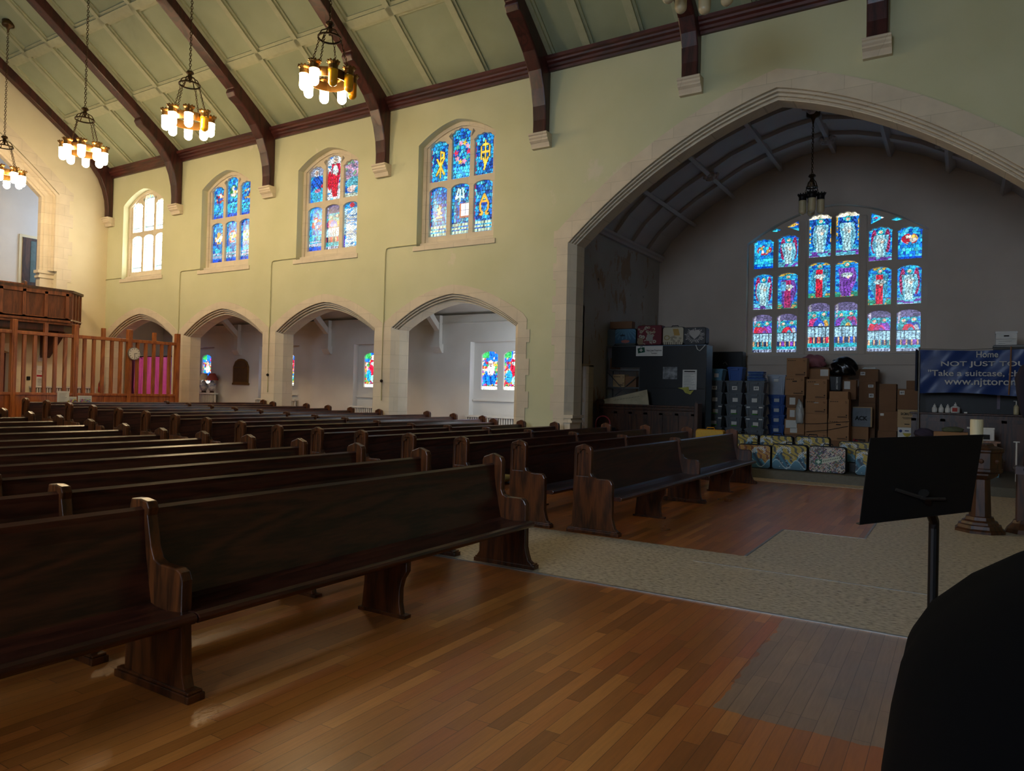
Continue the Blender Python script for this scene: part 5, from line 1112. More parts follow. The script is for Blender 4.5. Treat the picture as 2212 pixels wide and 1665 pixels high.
def carton(x0, x1, z0, z1, y, dep, m, label, kind='plain', rz=0.0, stickers=(), grp=BOXG, name='cardboard_box'):
    cx = (x0+x1)/2; t = thing(name, label, 'box', (cx, y+dep/2, z0), rz, grp); w, h, d = (x1-x0)/2, z1-z0, dep/2
    z0_ = 0.0
    MB().box(-w, w, -d, d, 0, h-0.004).obj('box_body', m, t, bevel=0.006)
    MB().box(-w+0.004, w-0.004, -d+0.004, -0.004, h-0.006, h-0.001).box(-w+0.004, w-0.004, 0.004, d-0.004, h-0.006, h-0.0005).obj('top_flaps', m, t)
    f = -d
    if kind in ('moving', 'hole'):
        b = MB()
        for k in range(4): b.box(-w*0.86+k*0.05, -w*0.86+k*0.05+0.035, f-0.003, f, h-0.075, h-0.06)
        b.box(w*0.62, w*0.86, f-0.003, f, h-0.07, h-0.062).box(w*0.66, w*0.86, f-0.003, f, h-0.1, h-0.092)
        b.box(-w*0.1, w*0.84, f-0.003, f, 0.035, 0.04).box(-w*0.1, w*0.84, f-0.003, f, 0.065, 0.07).box(-w*0.1, -w*0.07, f-0.003, f, 0.035, 0.07).box(w*0.81, w*0.84, f-0.003, f, 0.035, 0.07).box(-w*0.04, w*0.78, f-0.003, f, 0.047, 0.058).box(w*0.72, w*0.84, f-0.003, f, 0.085, 0.115)
        b.obj('printed_marks', M_ink, t)
    if kind == 'hole': MB().box(-0.055, 0.055, f-0.003, f, h*0.72, h*0.72+0.028).obj('hand_hole', mat('hole_light', (200, 190, 175), 0.8) if rz == 0 and m is M_card else M_ink, t)
    for k, (sx, sz, sw, shh, tx) in enumerate(stickers):
        o = MB().box(sx, sx+sw, f-0.004, f, sz, sz+shh).obj('label_sticker', M_paper, t)
        if tx: text(tx, 'lettering', M_ink, o, sx+sw*0.2, sx+sw*0.8, sz+shh*0.3, sz+shh*0.8, f-0.006, bold=0.02)
    return t
carton(-8.0, -7.82, 2.33, 2.62, 17.86, 0.3, M_card2, 'brown box on the upper shelf, half behind the black board')
carton(-7.9, -7.57, 1.855, 2.19, 17.86, 0.3, M_card3, 'pale cardboard box on the steel shelf behind the crossed braces', 'moving')
carton(-7.55, -7.24, 1.855, 2.14, 17.86, 0.3, M_card2, 'brown cardboard box beside the pale one on the steel shelf')
t = thing('display_board', 'leaning cream board with faint lettering resting on the dark pew front', 'board', (0, 17.3, 0))
MB().prism([(-7.96, 1.3), (-6.64, 1.3), (-6.72, 1.79), (-7.96, 1.5)], 'Y', 0, 0.03).obj('panel', mat('cream_board', (196, 182, 148), 0.7, noise=0.12, scale=5), t)
b = MB()
for k in range(9): b.tube([(-7.6+0.08*k, -0.003, 1.5+0.013*k), (-7.555+0.08*k, -0.003, 1.512+0.013*k)], 0.006, 4)
b.obj('faint_lettering', mat('faded_ink', (150, 140, 120), 0.8), t)
t['label'] = 'leaning cream board with faint lettering behind the dark panelled pew front'
MB().box(-7.95, -6.7, 0.0, 0.03, PZ, 1.3).obj('support', M_darkoak, t)
suitcase(-8.09, -7.86, 2.953, 3.4, 17.86, 0.3, lambda U, V: np.tile(np.array((0.10, 0.13, 0.15)), (len(U), 1)), 'plain grey-blue suitcase at the left end of the cabinet top', mat('case_greyblue', (78, 92, 98), 0.6), None, 12, False)
suitcase(-7.85, -7.24, 2.953, 3.4, 17.8, 0.3, sea_fn, 'suitcase painted with an undersea scene on the cabinet top', bkm, None, 50, False)
suitcase(-7.22, -6.54, 2.953, 3.47, 17.8, 0.3, rose_fn, 'dark red suitcase covered in paper flowers on the cabinet top', mat('case_red', (96, 16, 26), 0.5), None, 60, False)
suitcase(-6.52, -5.96, 2.945, 3.41, 17.8, 0.3, cream_fn, 'cream suitcase with brown jewellery collage on the cabinet top', bkm, None, 56)
suitcase(-5.95, -5.38, 2.945, 3.38, 17.75, 0.3, heart_fn, 'black suitcase with a pale heart of paper strips on the cabinet top', bkm, None, 56, False)
carton(-8.02, -7.4, 3.405, 3.6, 17.85, 0.25, M_card2, 'brown box lying on the undersea-painted suitcase', rz=0.06)
b = MB().tube([(-5.6, 17.665, 2.93), (-5.56, 17.665, 2.82), (-5.5, 17.665, 2.78), (-5.43, 17.665, 2.85), (-5.36, 17.665, 2.93)], 0.01, 5)
tag(b.obj('power_cord', M_white), 'loop of white cord hanging from the cabinet top edge', 'cord')
t = thing('black_case', 'tall black equipment case between the cabinet and the great window', 'case', (-5.72, 21.0, PZ)); MB().box(-0.43, 0.43, 0, 0.4, 0, 2.8).obj('body', M_black, t, bevel=0.02)
MB().tube([(-0.12, -0.02, 2.45), (-0.05, -0.03, 2.5), (0.0, -0.02, 2.42)], 0.012, 5).obj('latch', M_steel, t)
# dark panelled pew front standing on the platform
t = thing('pew_front', 'dark oak panelled pew front standing before the black board', 'pew front', (-6.62, 17.0, PZ))
MB().box(-1.24, 1.24, 0.0, 0.05, 0.0, 1.2).obj('panel_board', M_darkoak, t)
b = MB()
for k in range(7): x = -1.2+2.4*k/6; b.box(x-0.045, x+0.045, -0.025, 0, 0, 1.05)
b.box(-1.24, 1.24, -0.025, 0, 1.0, 1.08).obj('stiles', M_darkoak, t)
MB().box(-1.25, 1.25, -0.05, 0.08, 1.19, 1.24).box(-1.25, 1.25, -0.035, 0.07, 1.11, 1.15).obj('cap_rail', M_darkoak, t, bevel=0.01)
for sx in (-1, 1): MB().prism([(sx*1.29-0.045, 0), (sx*1.29+0.045, 0), (sx*1.29+0.045, 1.3), (sx*1.29, 1.36), (sx*1.29-0.045, 1.3)], 'Y', -0.08, 0.28).obj('end_post', M_darkoak, t, bevel=0.01)
t = thing('hand_cart', 'red hooped trolley handle with a dark seat beside the panelled front', 'trolley', (-7.45, 16.3, PZ))
MB().tube([(-0.19, 0, 0.0), (-0.19, 0, 0.72)]+[(-0.19*math.cos(k*PI/8), 0, 0.76+0.18*math.sin(k*PI/8)) for k in range(9)]+[(0.19, 0, 0.72), (0.19, 0, 0.0)], 0.015, 6).obj('hoop_handle', mat('faded_red_tube', (176, 54, 60), 0.4), t, smooth=True)
MB().box(-0.22, 0.22, 0.03, 0.3, 0.3, 0.66).obj('dark_seat', M_black, t, bevel=0.03); MB().tube([(-0.19, 0, 0.62), (0.19, 0, 0.62)], 0.012, 5).obj('cross_bar', M_steel, t)
# ---- storage bins
def tote(x0, x1, z0, z1, y, m, label, grp, marks=(), dep=0.42, name='storage_bin', handle=True):
    t = thing(name, label, 'storage bin', ((x0+x1)/2, y+dep/2, z0), 0, grp); w, h, d = (x1-x0)/2, z1-z0, dep/2
    MB().taper(-w+0.03, w-0.03, -d+0.03, d-0.03, 0, h-0.04, 0.035).obj('tub', m, t)
    b = MB().box(-w+0.01, w-0.01, -d+0.01, d-0.01, h-0.045, h-0.02).box(-w+0.03, w-0.03, -d+0.03, d-0.03, h-0.02, h); b.obj('lid', m, t, bevel=0.005)
    if handle: MB().box(-0.08, 0.08, -d-0.005, -d+0.04, h-0.09, h-0.045).obj('handle', m, t)
    for sx in (-1, 1): MB().box(sx*w*0.6-0.012, sx*w*0.6+0.012, -d+0.022, -d+0.05, 0.03, h-0.05).obj('rib', m, t)
    for (sx, sz, sw, shh, mm, tx) in marks:
        o = MB().box(sx, sx+sw, -d+0.018, -d+0.045, sz, sz+shh).obj('label_sticker', {'w': M_paper, 'g': M_green}[mm], t)
        if tx: text(tx, 'lettering', M_ink, o, sx+sw*0.2, sx+sw*0.8, sz+shh*0.3, sz+shh*0.8, -d+0.016, bold=0.02)
    return t
rb_ = random.Random(8)
poss = ['top', 'second from the top', 'third from the top', 'fourth from the top', 'second from the floor', 'bottom']
for ci, (x0, x1, nm) in enumerate(((-5.71, -5.245, 'left'), (-5.21, -4.73, 'middle'), (-4.71, -4.18, 'right'))):
    for k in range(6):
        zt_ = 2.085-0.305*k; zb_ = zt_-0.305
        if k == 5: zb_ = PZ
        g_ = (k >= 2)
        mk = [(-0.07+0.02*((k+ci) % 3), 0.06, 0.13, 0.1, 'w', ['#1', '', '', '', '', ''][k] if ci != 2 else ['#4', '', '', '', '', ''][k])]
        if g_: mk.append((-0.06, 0.045, 0.14, 0.03, 'g', ''))
        if k in (2, 3) and ci in (0, 2): mk += [(-0.2, 0.22, 0.09, 0.033, 'w', ''), (0.11, 0.22, 0.09, 0.033, 'w', '')]
        tote(x0, x1, zb_, zt_, 18.9, M_grey_bin, 'grey lidded bin, %s of the %s grey stack' % (poss[k], nm), 'grey storage bins', mk)
tote(-5.64, -5.25, 2.087, 2.39, 18.92, M_teal_bin, 'pale blue lidded bin on top of the left grey stack', None, [(-0.05, 0.08, 0.11, 0.1, 'w', '')])
tote(-5.18, -4.74, 2.087, 2.44, 18.92, M_blue_bin, 'bright blue tub on top of the middle grey stack', None)
t = thing('folded_blue_bags', 'pile of folded blue bags on top of the right grey stack', 'bags', (-4.44, 19.1, 2.087))
for k in range(6): MB().box(-0.2+rb_.uniform(-.02, .02), 0.2+rb_.uniform(-.03, .03), -0.15, 0.15, 0.005+0.04*k, 0.036+0.04*k).obj('folded_bag', M_blue_bin if k % 2 else mat('pale_blue_cloth', (92, 128, 178), 0.8), t, bevel=0.01)
tote(-4.41, -3.9, 1.75, 2.28, 20.0, M_clear_bin, 'large translucent bin on top of the blue stack', None, [(-0.06, 0.34, 0.12, 0.08, 'w', '')])
for k in range(6):
    z = 1.75-0.2633*k; tote(-4.38, -3.9, z-0.2633, z, 20.0, M_blue_bin, 'blue lidded bin, %s of the blue stack' % poss[k], 'blue storage bins', [(-0.06, 0.07, 0.13, 0.09, 'w', '')])
# ---- carton wall
C1, C2, C3 = M_card, M_card2, M_card3
carton(-3.82, -3.33, 2.22, 2.70, 19.6, 0.4, C1, 'tall-stack printed moving box, topmost under the great window', 'moving', rz=0.03)
carton(-3.84, -3.37, 1.74, 2.22, 19.6, 0.4, C1, 'printed moving box with a hand hole, second in the tallest stack', 'hole', rz=-0.03)
carton(-3.82, -3.4, 1.42, 1.74, 19.62, 0.4, C2, 'dark brown box in the tallest stack with a grey label, above a smaller one', stickers=[(-0.12, 0.08, 0.14, 0.18, '')])
carton(-3.79, -3.36, 1.13, 1.42, 19.6, 0.4, C1, 'small box with a white shipping label beside the hanging plastic bag', stickers=[(-0.14, 0.05, 0.12, 0.18, '')])
carton(-3.83, -3.35, 0.74, 1.13, 19.55, 0.42, C1, 'low carton with two white shipping labels', stickers=[(-0.21, 0.16, 0.27, 0.2, ''), (-0.1, 0.04, 0.17, 0.13, '')])
carton(-3.83, -3.35, PZ, 0.74, 19.6, 0.42, C2, 'carton at the floor under the two-label one, mostly hidden')
carton(-3.33, -2.84, 1.65, 2.16, 19.6, 0.42, C1, 'moving box with a lit hand hole, top of the second stack', 'hole')
carton(-3.34, -2.83, 1.29, 1.65, 19.6, 0.42, C1, 'wide moving box with a hand hole, second in the second stack', 'hole')
carton(-3.34, -2.82, 0.81, 1.29, 19.6, 0.42, C1, 'plain unprinted carton crossed by a dark cord')
carton(-3.34, -2.82, PZ, 0.81, 19.62, 0.42, C1, 'carton at the floor of the second stack, its printed top edge showing', 'moving')
carton(-2.78, -2.35, 1.67, 1.86, 19.6, 0.4, C1, 'open flapped carton on top of the third stack')
carton(-2.79, -2.33, 1.17, 1.67, 19.6, 0.42, C1, 'printed moving box without a hole, upper of the third stack', 'moving')
carton(-2.80, -2.32, 0.63, 1.17, 19.6, 0.42, C1, 'moving box with a dark hand hole, lower in the third stack', 'hole', rz=0.01)
carton(-2.80, -2.32, PZ, 0.63, 19.6, 0.42, C2, 'brown carton at the floor of the third stack')
carton(-3.36, -2.87, 2.16, 2.44, 20.15, 0.4, C1, 'short carton with a white invoice, behind the lit hand-hole box', stickers=[(0.03, 0.1, 0.19, 0.17, '')])
carton(-3.30, -2.87, PZ, 2.16, 20.18, 0.36, C2, 'tall brown carton hidden behind the second stack')
t = carton(-2.35, -1.94, 0.55, 0.98, 20.2, 0.4, C1, 'carton printed GILB with a red mark, at the foot of the right stacks')
text('GILB', 'lettering', M_ink, t, -0.02, 0.15, 0.07, 0.12, -0.203, bold=0.03); MB().box(-0.14, -0.03, -0.203, -0.2, 0.06, 0.12).obj('red_mark', mat('print_red', (190, 40, 44), 0.8), t)
carton(-2.35, -1.9, PZ, 0.55, 20.2, 0.4, C2, 'dark carton under the one printed GILB')
t = thing('packing_board', 'grey board lettered ACK standing on the GILB carton', 'sign board', (-2.1, 20.25, 0.985)); MB().box(-0.22, 0.23, 0, 0.05, 0, 0.5).obj('panel', mat('board_grey', (128, 134, 140), 0.6), t); MB().box(0.2, 0.235, -0.01, 0.06, 0, 0.5).box(-0.22, 0.2, -0.01, 0.06, 0.48, 0.5).obj('edge_strip', C3, t)
text('ACK', 'lettering', M_ink, t, -0.16, 0.13, 0.16, 0.27, -0.004, bold=0.04)
carton(-2.22, -1.78, 2.14, 2.46, 20.62, 0.42, C2, 'brown box with papers on top, labelled #4, highest right of the black bag', stickers=[(-0.19, 0.16, 0.11, 0.09, '#4')])
tag(MB().loft([[(-0.18, -0.15, 0), (0.15, -0.16, 0), (0.18, 0.14, 0), (-0.14, 0.15, 0)], [(-0.15, -0.13, 0.03), (0.13, -0.14, 0.05), (0.17, 0.13, 0.02), (-0.13, 0.12, 0.06)]], True, True).obj('loose_papers', M_paper, None, (-1.99, 20.82, 2.465)), 'loose white papers on the highest right-hand brown box', 'paper')
carton(-2.22, -1.83, 1.59, 2.14, 20.62, 0.42, C2, 'brown box labelled #3 and #2 below the papers box', stickers=[(0.02, 0.4, 0.12, 0.07, '#3'), (0.04, 0.14, 0.11, 0.1, '#2')])
carton(-2.22, -1.83, PZ, 1.59, 20.62, 0.4, C2, 'tall dark carton below the #3 box, behind the grey board')
carton(-2.56, -2.24, 1.67, 2.17, 20.2, 0.3, C2, 'upright brown box with a torn white label beside the black bag', stickers=[(-0.12, 0.26, 0.14, 0.2, '')])
carton(-2.59, -2.37, PZ, 1.67, 20.2, 0.36, C2, 'tall carton hidden behind the third stack')
carton(-1.72, -1.34, 1.4, 2.08, 20.3, 0.4, C2, 'tall brown box with an open top left of the #1 box')
carton(-1.32, -0.84, 1.455, 1.96, 20.3, 0.4, C2, 'brown box labelled #1 at the right of the cartons', stickers=[(-0.19, 0.36, 0.11, 0.1, '#1')])
carton(-1.13, -0.85, 1.96, 2.17, 20.4, 0.3, C2, 'small brown box on top of the #1 box')
carton(-1.72, -1.3, 0.9, 1.4, 20.3, 0.4, C2, 'brown box below the open-topped one, with two small labels', stickers=[(-0.18, 0.38, 0.08, 0.06, '')])
carton(-1.30, -0.84, 0.72, 1.44, 20.72, 0.4, C2, 'dark carton behind the BAGMASTER box')
carton(-1.30, -0.84, PZ, 0.72, 20.72, 0.4, C2, 'floor-level dark carton in the right corner of the stacks')
carton(-1.74, -1.32, PZ, 0.9, 20.3, 0.4, C2, 'floor-level carton under the two-small-labels box')
t = carton(-1.30, -0.87, 1.01, 1.45, 20.2, 0.4, C3, 'light box printed BAGMASTER', name='cardboard_box')
text('BAGMASTER', 'lettering', M_ink, t, -0.14, 0.12, 0.3, 0.37, -0.203, bold=0.02); MB().box(-0.11, 0.1, -0.203, -0.2, 0.235, 0.247).box(-0.09, 0.08, -0.203, -0.2, 0.21, 0.22).box(-0.06, 0.05, -0.203, -0.2, 0.07, 0.09).obj('printed_marks', M_ink, t)
t = carton(-1.29, -0.88, 0.7, 1.01, 20.2, 0.4, M_white, 'white box with a yellow and blue emblem under the BAGMASTER box')
bl = mat('print_blue', (40, 60, 120), 0.7)
disc_ = MB().lathe([(0.001, 0), (0.035, 0), (0.035, 0.004), (0.001, 0.004)], 0, 0, 14)
for sx in (-0.14, 0.13):
    o = MB(); o.loft([[(sx+0.036*math.cos(2*PI*i/16), yy, 0.22+0.036*math.sin(2*PI*i/16)) for i in range(16)] for yy in (-0.204, -0.2)], True, True); o.obj('blue_seal', bl, t)
MB().box(-0.05, 0.04, -0.204, -0.2, 0.215, 0.24).obj('hand_hole', bl, t); MB().prism([(-0.1, 0.17), (0.1, 0.17), (0.06, 0.11), (0, 0.07), (-0.06, 0.11)], 'Y', -0.204, -0.2).obj('yellow_emblem', mat('print_yellow', (200, 180, 70), 0.7), t)
carton(-1.29, -0.88, PZ, 0.7, 20.2, 0.4, C2, 'carton under the white emblem box, hidden by the music stand')
t = thing('carrier_bag', 'black shopping bag lettered ARCTERYX between the carton stacks', 'bag', (-2.72, 20.135, 1.875))
MB().taper(-0.13, 0.16, -0.1, 0.1, 0, 0.38, 0.02).obj('bag_body', M_black, t, bevel=0.02); text('ARCTERYX', 'lettering', M_paper, t, 0.03, 0.075, 0.04, 0.36, -0.103, bold=0.01, vertical=True)
carton(-2.81, -2.60, PZ, 1.87, 20.12, 0.3, C2, 'slim tall carton under the black shopping bag')
def lumpy(name, m, loc, sx, sy, sz, seed, label, cat):
    r_ = random.Random(seed); bm = bmesh.new(); bmesh.ops.create_icosphere(bm, subdivisions=4, radius=1)
    ph = [(r_.uniform(1.5, 5), r_.uniform(1.5, 5), r_.uniform(0, 6)) for _ in range(7)]
    for v in bm.verts:
        n_ = sum(abs(math.sin(v.co.x*a+v.co.z*b_+v.co.y*1.7+c_)) for a, b_, c_ in ph)/7; k = 0.72+0.45*n_
        v.co = Vector((v.co.x*sx*k, v.co.y*sy*k, max(-0.55, v.co.z)*sz*k))
    mz = min(v.co.z for v in bm.verts)
    for v in bm.verts: v.co.z -= mz
    me = bpy.data.meshes.new(name); bm.to_mesh(me); bm.free(); me.materials.append(m); me.polygons.foreach_set('use_smooth', [True]*len(me.polygons))
    o = bpy.data.objects.new(name, me); COL.objects.link(o); o.location = loc; return tag(o, label, cat)
lumpy('refuse_bag', mat('black_polythene', (10, 10, 11), 0.22), (-2.54, 20.3, 2.27), 0.31, 0.24, 0.3, 3, 'shiny black plastic sack slumped on top of the cartons', 'bag')
lumpy('plastic_bag', mat('hazy_polythene', (180, 178, 170), 0.3), (-3.45, 19.46, 1.02), 0.1, 0.06, 0.38, 5, 'hanging clear plastic bag beside the second carton stack', 'bag')
lumpy('pink_bag', mat('pink_gauze', (160, 96, 102), 0.7), (-3.36, 20.75, 2.5), 0.32, 0.18, 0.22, 8, 'pink striped bag on the window ledge behind the topmost box', 'bag')
carton(-3.6, -2.95, PZ, 2.5, 20.6, 0.35, C2, 'tall carton against the back wall beneath the pink bag')
tote(-2.9, -2.5, 2.38, 2.72, 20.75, M_grey_bin, 'dark grey bin highest behind the black sack', None, [(-0.16, 0.1, 0.1, 0.12, 'w', '')])
carton(-2.9, -2.5, PZ, 2.38, 20.75, 0.4, C2, 'tall carton beneath the highest grey bin')
for k, ((x0, z0), (x1, z1)) in enumerate((((-3.83, 1.0), (-2.3, 1.12)), ((-3.3, 0.82), (-2.34, 1.0)))):
    b = MB().tube([(x0, 19.592, z0), ((x0+x1)/2, 19.592, (z0+z1)/2-0.03), (x1, 19.592, z1)], 0.008, 5); tag(b.obj('tie_cord', M_ink), ['thin dark cord tied round the carton stacks, upper', 'thin dark cord sagging lower across the carton stacks'][k], 'cord')
# ---- banner, desk and clutter on the right
bn = thing('blue_banner', 'large blue banner with white lettering strung across the right of the transept', 'banner', (0, 19.0, 0))
def banner_mesh():
    U, V = np.meshgrid(np.linspace(0, 1, 50), np.linspace(0, 1, 24)); X = -0.8+2.2*U; Z = 1.84+1.0*V+0.03*np.sin(U*5)*(1-V)-0.03*np.sin(U*PI)*V; Y = 0.03*np.sin(U*9+V*3)+0.02*np.sin(U*21-V*8)
    idx = np.arange(1200).reshape(24, 50); f = np.stack([idx[:-1, :-1].ravel(), idx[:-1, 1:].ravel(), idx[1:, 1:].ravel(), idx[1:, :-1].ravel()], 1)
    m_ = MB(); m_.v = np.stack([X.ravel(), Y.ravel(), Z.ravel()], 1).tolist(); m_.f = f.tolist(); return m_
bo = banner_mesh().obj('vinyl_sheet', mat('banner_blue', (22, 58, 122), 0.35, noise=0.06), bn, smooth=True)
M_let = mat('banner_white', (206, 206, 200), 0.6)
for s_, px0, px1, zb_, zt_ in (('Home', 0.3, 0.70, 2.655, 2.79), ('NOT JUST TOU', -0.37, 1.2, 2.43, 2.57), ('"Take a suitcase, ch', -0.62, 1.08, 2.22, 2.38), ('www.njttoront', -0.3, 1.12, 2.0, 2.19)):
    text(s_, 'lettering', M_let, bn, px0, px1, zb_, zt_, -0.055, bold=0.012)
MB().tube([(-0.8, 0, 1.0), (-0.8, 0, 2.9)], 0.02, 6).tube([(-0.8, 0.0, 2.86), (0.1, 0.01, 2.83), (1.4, 0.0, 2.88)], 0.008, 5).obj('pole', mat('grey_pole', (110, 104, 96), 0.5), bn)
MB().tube([(-0.8, 0, PZ), (-0.8, 0, 1.0)], 0.02, 6).obj('pole', mat('grey_pole', (110, 104, 96), 0.5), bn)
t = thing('side_screen', 'dark cloth wing folded back beside the left end of the blue banner', 'cloth', (-0.86, 19.0, 1.9)); MB().box(-0.02, 0.02, 0, 0.6, 0, 0.95).obj('cloth', mat('navy_cloth', (20, 30, 52), 0.8), t)
t = thing('black_screen_board', 'wide black board standing behind the blue banner', 'board', (0.3, 19.75, PZ)); MB().box(-1.1, 1.3, 0, 0.05, 0, 2.68).obj('panel', M_black, t); MB().box(0.42, 0.48, -0.03, 0, 1.35, 1.75).obj('white_strip', mat('violet_grey', (132, 118, 132), 0.6), t)
t = thing('panelled_desk', 'long dark oak panelled desk under the blue banner', 'desk', (0.2, 19.2, PZ))
MB().box(-1.12, 1.3, 0.0, 0.06, 0, 1.2).obj('front_panel', M_darkoak, t)
b = MB()
for k in range(5): x = -1.1+0.58*k; b.box(x-0.05, x+0.05, -0.02, 0, 0, 1.1)
b.box(-1.15, 1.3, -0.02, 0, 1.04, 1.12).obj('stiles', M_darkoak, t); MB().box(-1.18, 1.3, -0.06, 0.4, 1.2, 1.24).obj('desk_top', M_darkoak, t, bevel=0.01)
for sx in (-1.1, 1.2): MB().box(sx-0.03, sx+0.03, 0.06, 0.36, 0, 1.2).obj('side_panel', M_darkoak, t)
for k, x in enumerate((-0.49, -0.36, -0.23)):
    t = thing('squeeze_bottle', 'small white bottle on the panelled desk, %s of three' % ['leftmost', 'middle', 'rightmost'][k], 'bottle', (x, 19.4, 1.41), 0, 'white bottles on the desk')
    MB().lathe([(0.05, 0), (0.056, 0.02), (0.056, 0.1), (0.03, 0.14)], 0, 0, 14).obj('body', M_white, t, smooth=True); MB().lathe([(0.03, 0.14), (0.03, 0.165), (0.012, 0.175), (0.01, 0.2)], 0, 0, 10).obj('cap', M_white, t)
t = thing('squeeze_bottle', 'larger white bottle with a red label at the end of the bottle row', 'bottle', (-0.08, 19.4, 1.41)); MB().lathe([(0.09, 0), (0.095, 0.02), (0.095, 0.13), (0.03, 0.17)], 0, 0, 16).obj('body', M_white, t, smooth=True); MB().lathe([(0.03, 0.17), (0.03, 0.2), (0.01, 0.21), (0.01, 0.24)], 0, 0, 10).obj('cap', M_white, t); MB().box(-0.06, 0.04, -0.1, -0.08, 0.03, 0.12).obj('red_label', mat('label_red', (186, 62, 52), 0.7), t)
tag(MB().box(-0.03, 0.03, -0.02, 0.02, 0, 0.03).obj('small_box', M_white, None, (0.12, 19.35, 1.41)), 'tiny white box on the desk between the bottles and the candle', 'box')
t = thing('pump_bottle', 'cream pump bottle on the desk near the right edge', 'bottle', (1.06, 19.35, 1.41)); MB().lathe([(0.045, 0), (0.05, 0.02), (0.05, 0.17), (0.02, 0.22)], 0, 0, 14).obj('body', mat('cream_bottle', (200, 188, 146), 0.4), t, smooth=True); MB().tube([(0, 0, 0.21), (0, 0, 0.3), (-0.05, 0, 0.3)], 0.01, 6).obj('pump', M_white, t)
t = thing('file_box', 'stack of white lidded file boxes at the top right, above the banner', 'box', (0.89, 20.2, 3.0)); MB().box(-0.2, 0.2, -0.2, 0.2, 0, 0.13).obj('lower_box', M_white, t); MB().box(-0.2, 0.2, -0.2, 0.2, 0.135, 0.27).obj('upper_box', M_white, t); MB().box(-0.21, 0.21, -0.21, 0.21, 0.26, 0.31).obj('lid', M_white, t); MB().box(-0.05, 0.05, -0.205, -0.2, 0.19, 0.22).box(-0.15, -0.02, -0.205, -0.2, 0.03, 0.035).box(-0.15, 0.1, -0.205, -0.2, 0.08, 0.085).obj('printed_marks', M_ink, t)
t = thing('wall_cabinet', 'dark cabinet carrying the white file boxes', 'cabinet', (1.2, 20.0, PZ)); MB().box(-0.55, 0.6, 0, 0.45, 0, 2.83).obj('body', M_black, t); MB().box(-0.56, 0.61, -0.01, 0.46, 2.78, 2.82).obj('top_edge', mat('pale_edge', (140, 140, 136), 0.6), t)
tag(MB().tube([(0, 0, 0), (0.02, 0, 0.5), (0.03, 0, 1.05)], [0.014, 0.02, 0.014], 6).obj('wooden_stick', M_ltwood, None, (0.9, 18.925, 1.84)), 'thin wooden stick hanging in front of the banner lettering', 'stick')
t = thing('work_table', 'brown table with tapered legs in front of the panelled desk', 'table', (0.1, 18.0, PZ)); MB().box(-0.62, 0.62, -0.3, 0.35, 0.66, 0.7).obj('table_top', M_ltwood, t)
for sx in (-0.55, 0.53):
    for sy in (-0.24, 0.3): MB().taper(sx-0.03, sx+0.03, sy-0.03, sy+0.03, 0, 0.66, 0.01).obj('leg', M_ltwood, t)
t = carton(-0.46, 0.16, 0.87, 1.02, 17.8, 0.35, C1, 'low open tray carton on the work table with cloth in it', grp=None); lumpy('green_cloth', mat('dull_green_cloth', (96, 102, 74), 0.8), (-0.12, 18.0, 1.02), 0.2, 0.12, 0.07, 4, 'crumpled green cloth heaped on the tray carton', 'cloth')
t = thing('printer', 'white desktop printer on the work table behind the font', 'printer', (0.42, 17.95, 0.87)); MB().box(-0.22, 0.2, -0.15, 0.15, 0, 0.24).obj('body', M_white, t, bevel=0.02); MB().box(-0.16, 0.12, -0.16, -0.14, 0.03, 0.13).obj('paper_slot', M_ink, t); MB().box(-0.28, 0.2, -0.12, 0.15, 0.24, 0.27).obj('lid', M_white, t)
tote(0.25, 0.75, PZ, 0.62, 17.3, M_teal_bin, 'pale blue bin on the platform floor behind the font', None, dep=0.35)
tag(MB().tube([(0, 0, 0), (0, 0, 0.75)], 0.014, 6).tube([(-0.05, 0, 0.75), (0.05, 0, 0.75)], 0.012, 6).obj('white_stand', M_white, None, (0.93, 16.7, PZ)), 'short white metal upright near the right edge', 'stand')
lumpy('purple_cloth', mat('dusky_purple_cloth', (72, 60, 76), 0.9), (-0.66, 18.58, 0.87), 0.2, 0.13, 0.12, 6, 'dusky purple cloth bundle right of the white emblem box', 'cloth')
carton(-0.85, -0.52, PZ, 0.87, 18.4, 0.35, C2, 'carton carrying the purple cloth bundle, hidden by the music stand', grp=None)
# ---- font, candle, banner stand
t = thing('baptismal_font', 'octagonal dark oak font with a stepped base, partly behind the music stand', 'font', (0.24, 10.95, 0.004))
oct_ = PI/8
MB().lathe([(0.29, 0), (0.29, 0.03), (0.26, 0.05), (0.25, 0.09), (0.22, 0.1), (0.21, 0.13), (0.17, 0.15), (0.16, 0.19), (0.13, 0.2)], 0, 0, 8, oct_).obj('stepped_base', M_darkoak, t)
MB().lathe([(0.13, 0.2), (0.11, 0.66)], 0, 0, 8, oct_).obj('shaft', M_darkoak, t)
MB().lathe([(0.11, 0.66), (0.2, 0.72), (0.2, 0.74), (0.25, 0.77), (0.25, 0.8), (0.24, 0.81), (0.24, 1.0), (0.26, 1.02), (0.26, 1.04)], 0, 0, 8, oct_).obj('bowl', M_darkoak, t)
MB().lathe([(0.27, 1.04), (0.25, 1.06), (0.15, 1.09), (0.14, 1.11), (0.0001, 1.11)], 0, 0, 8, oct_).obj('cover', M_darkoak, t)
b = MB()
for k in range(8): a = k*PI/4; b.ball((0.228*math.cos(a), 0.228*math.sin(a), 0.9), 0.03, 6, 4)
b.obj('carved_rosettes', M_darkoak, t)
t = thing('pillar_candle', 'thick cream candle standing above the top edge of the music stand', 'candle', (0.19, 11.0, 1.114)); MB().lathe([(0.07, 0), (0.072, 0.01), (0.072, 0.3), (0.065, 0.305), (0.001, 0.295)], 0, 0, 24).obj('wax', mat('candle_wax', (226, 216, 178), 0.5, noise=0.02), t, smooth=False); MB().tube([(0, 0, 0.29), (0, 0, 0.315)], 0.003, 5).obj('wick', M_ink, t)
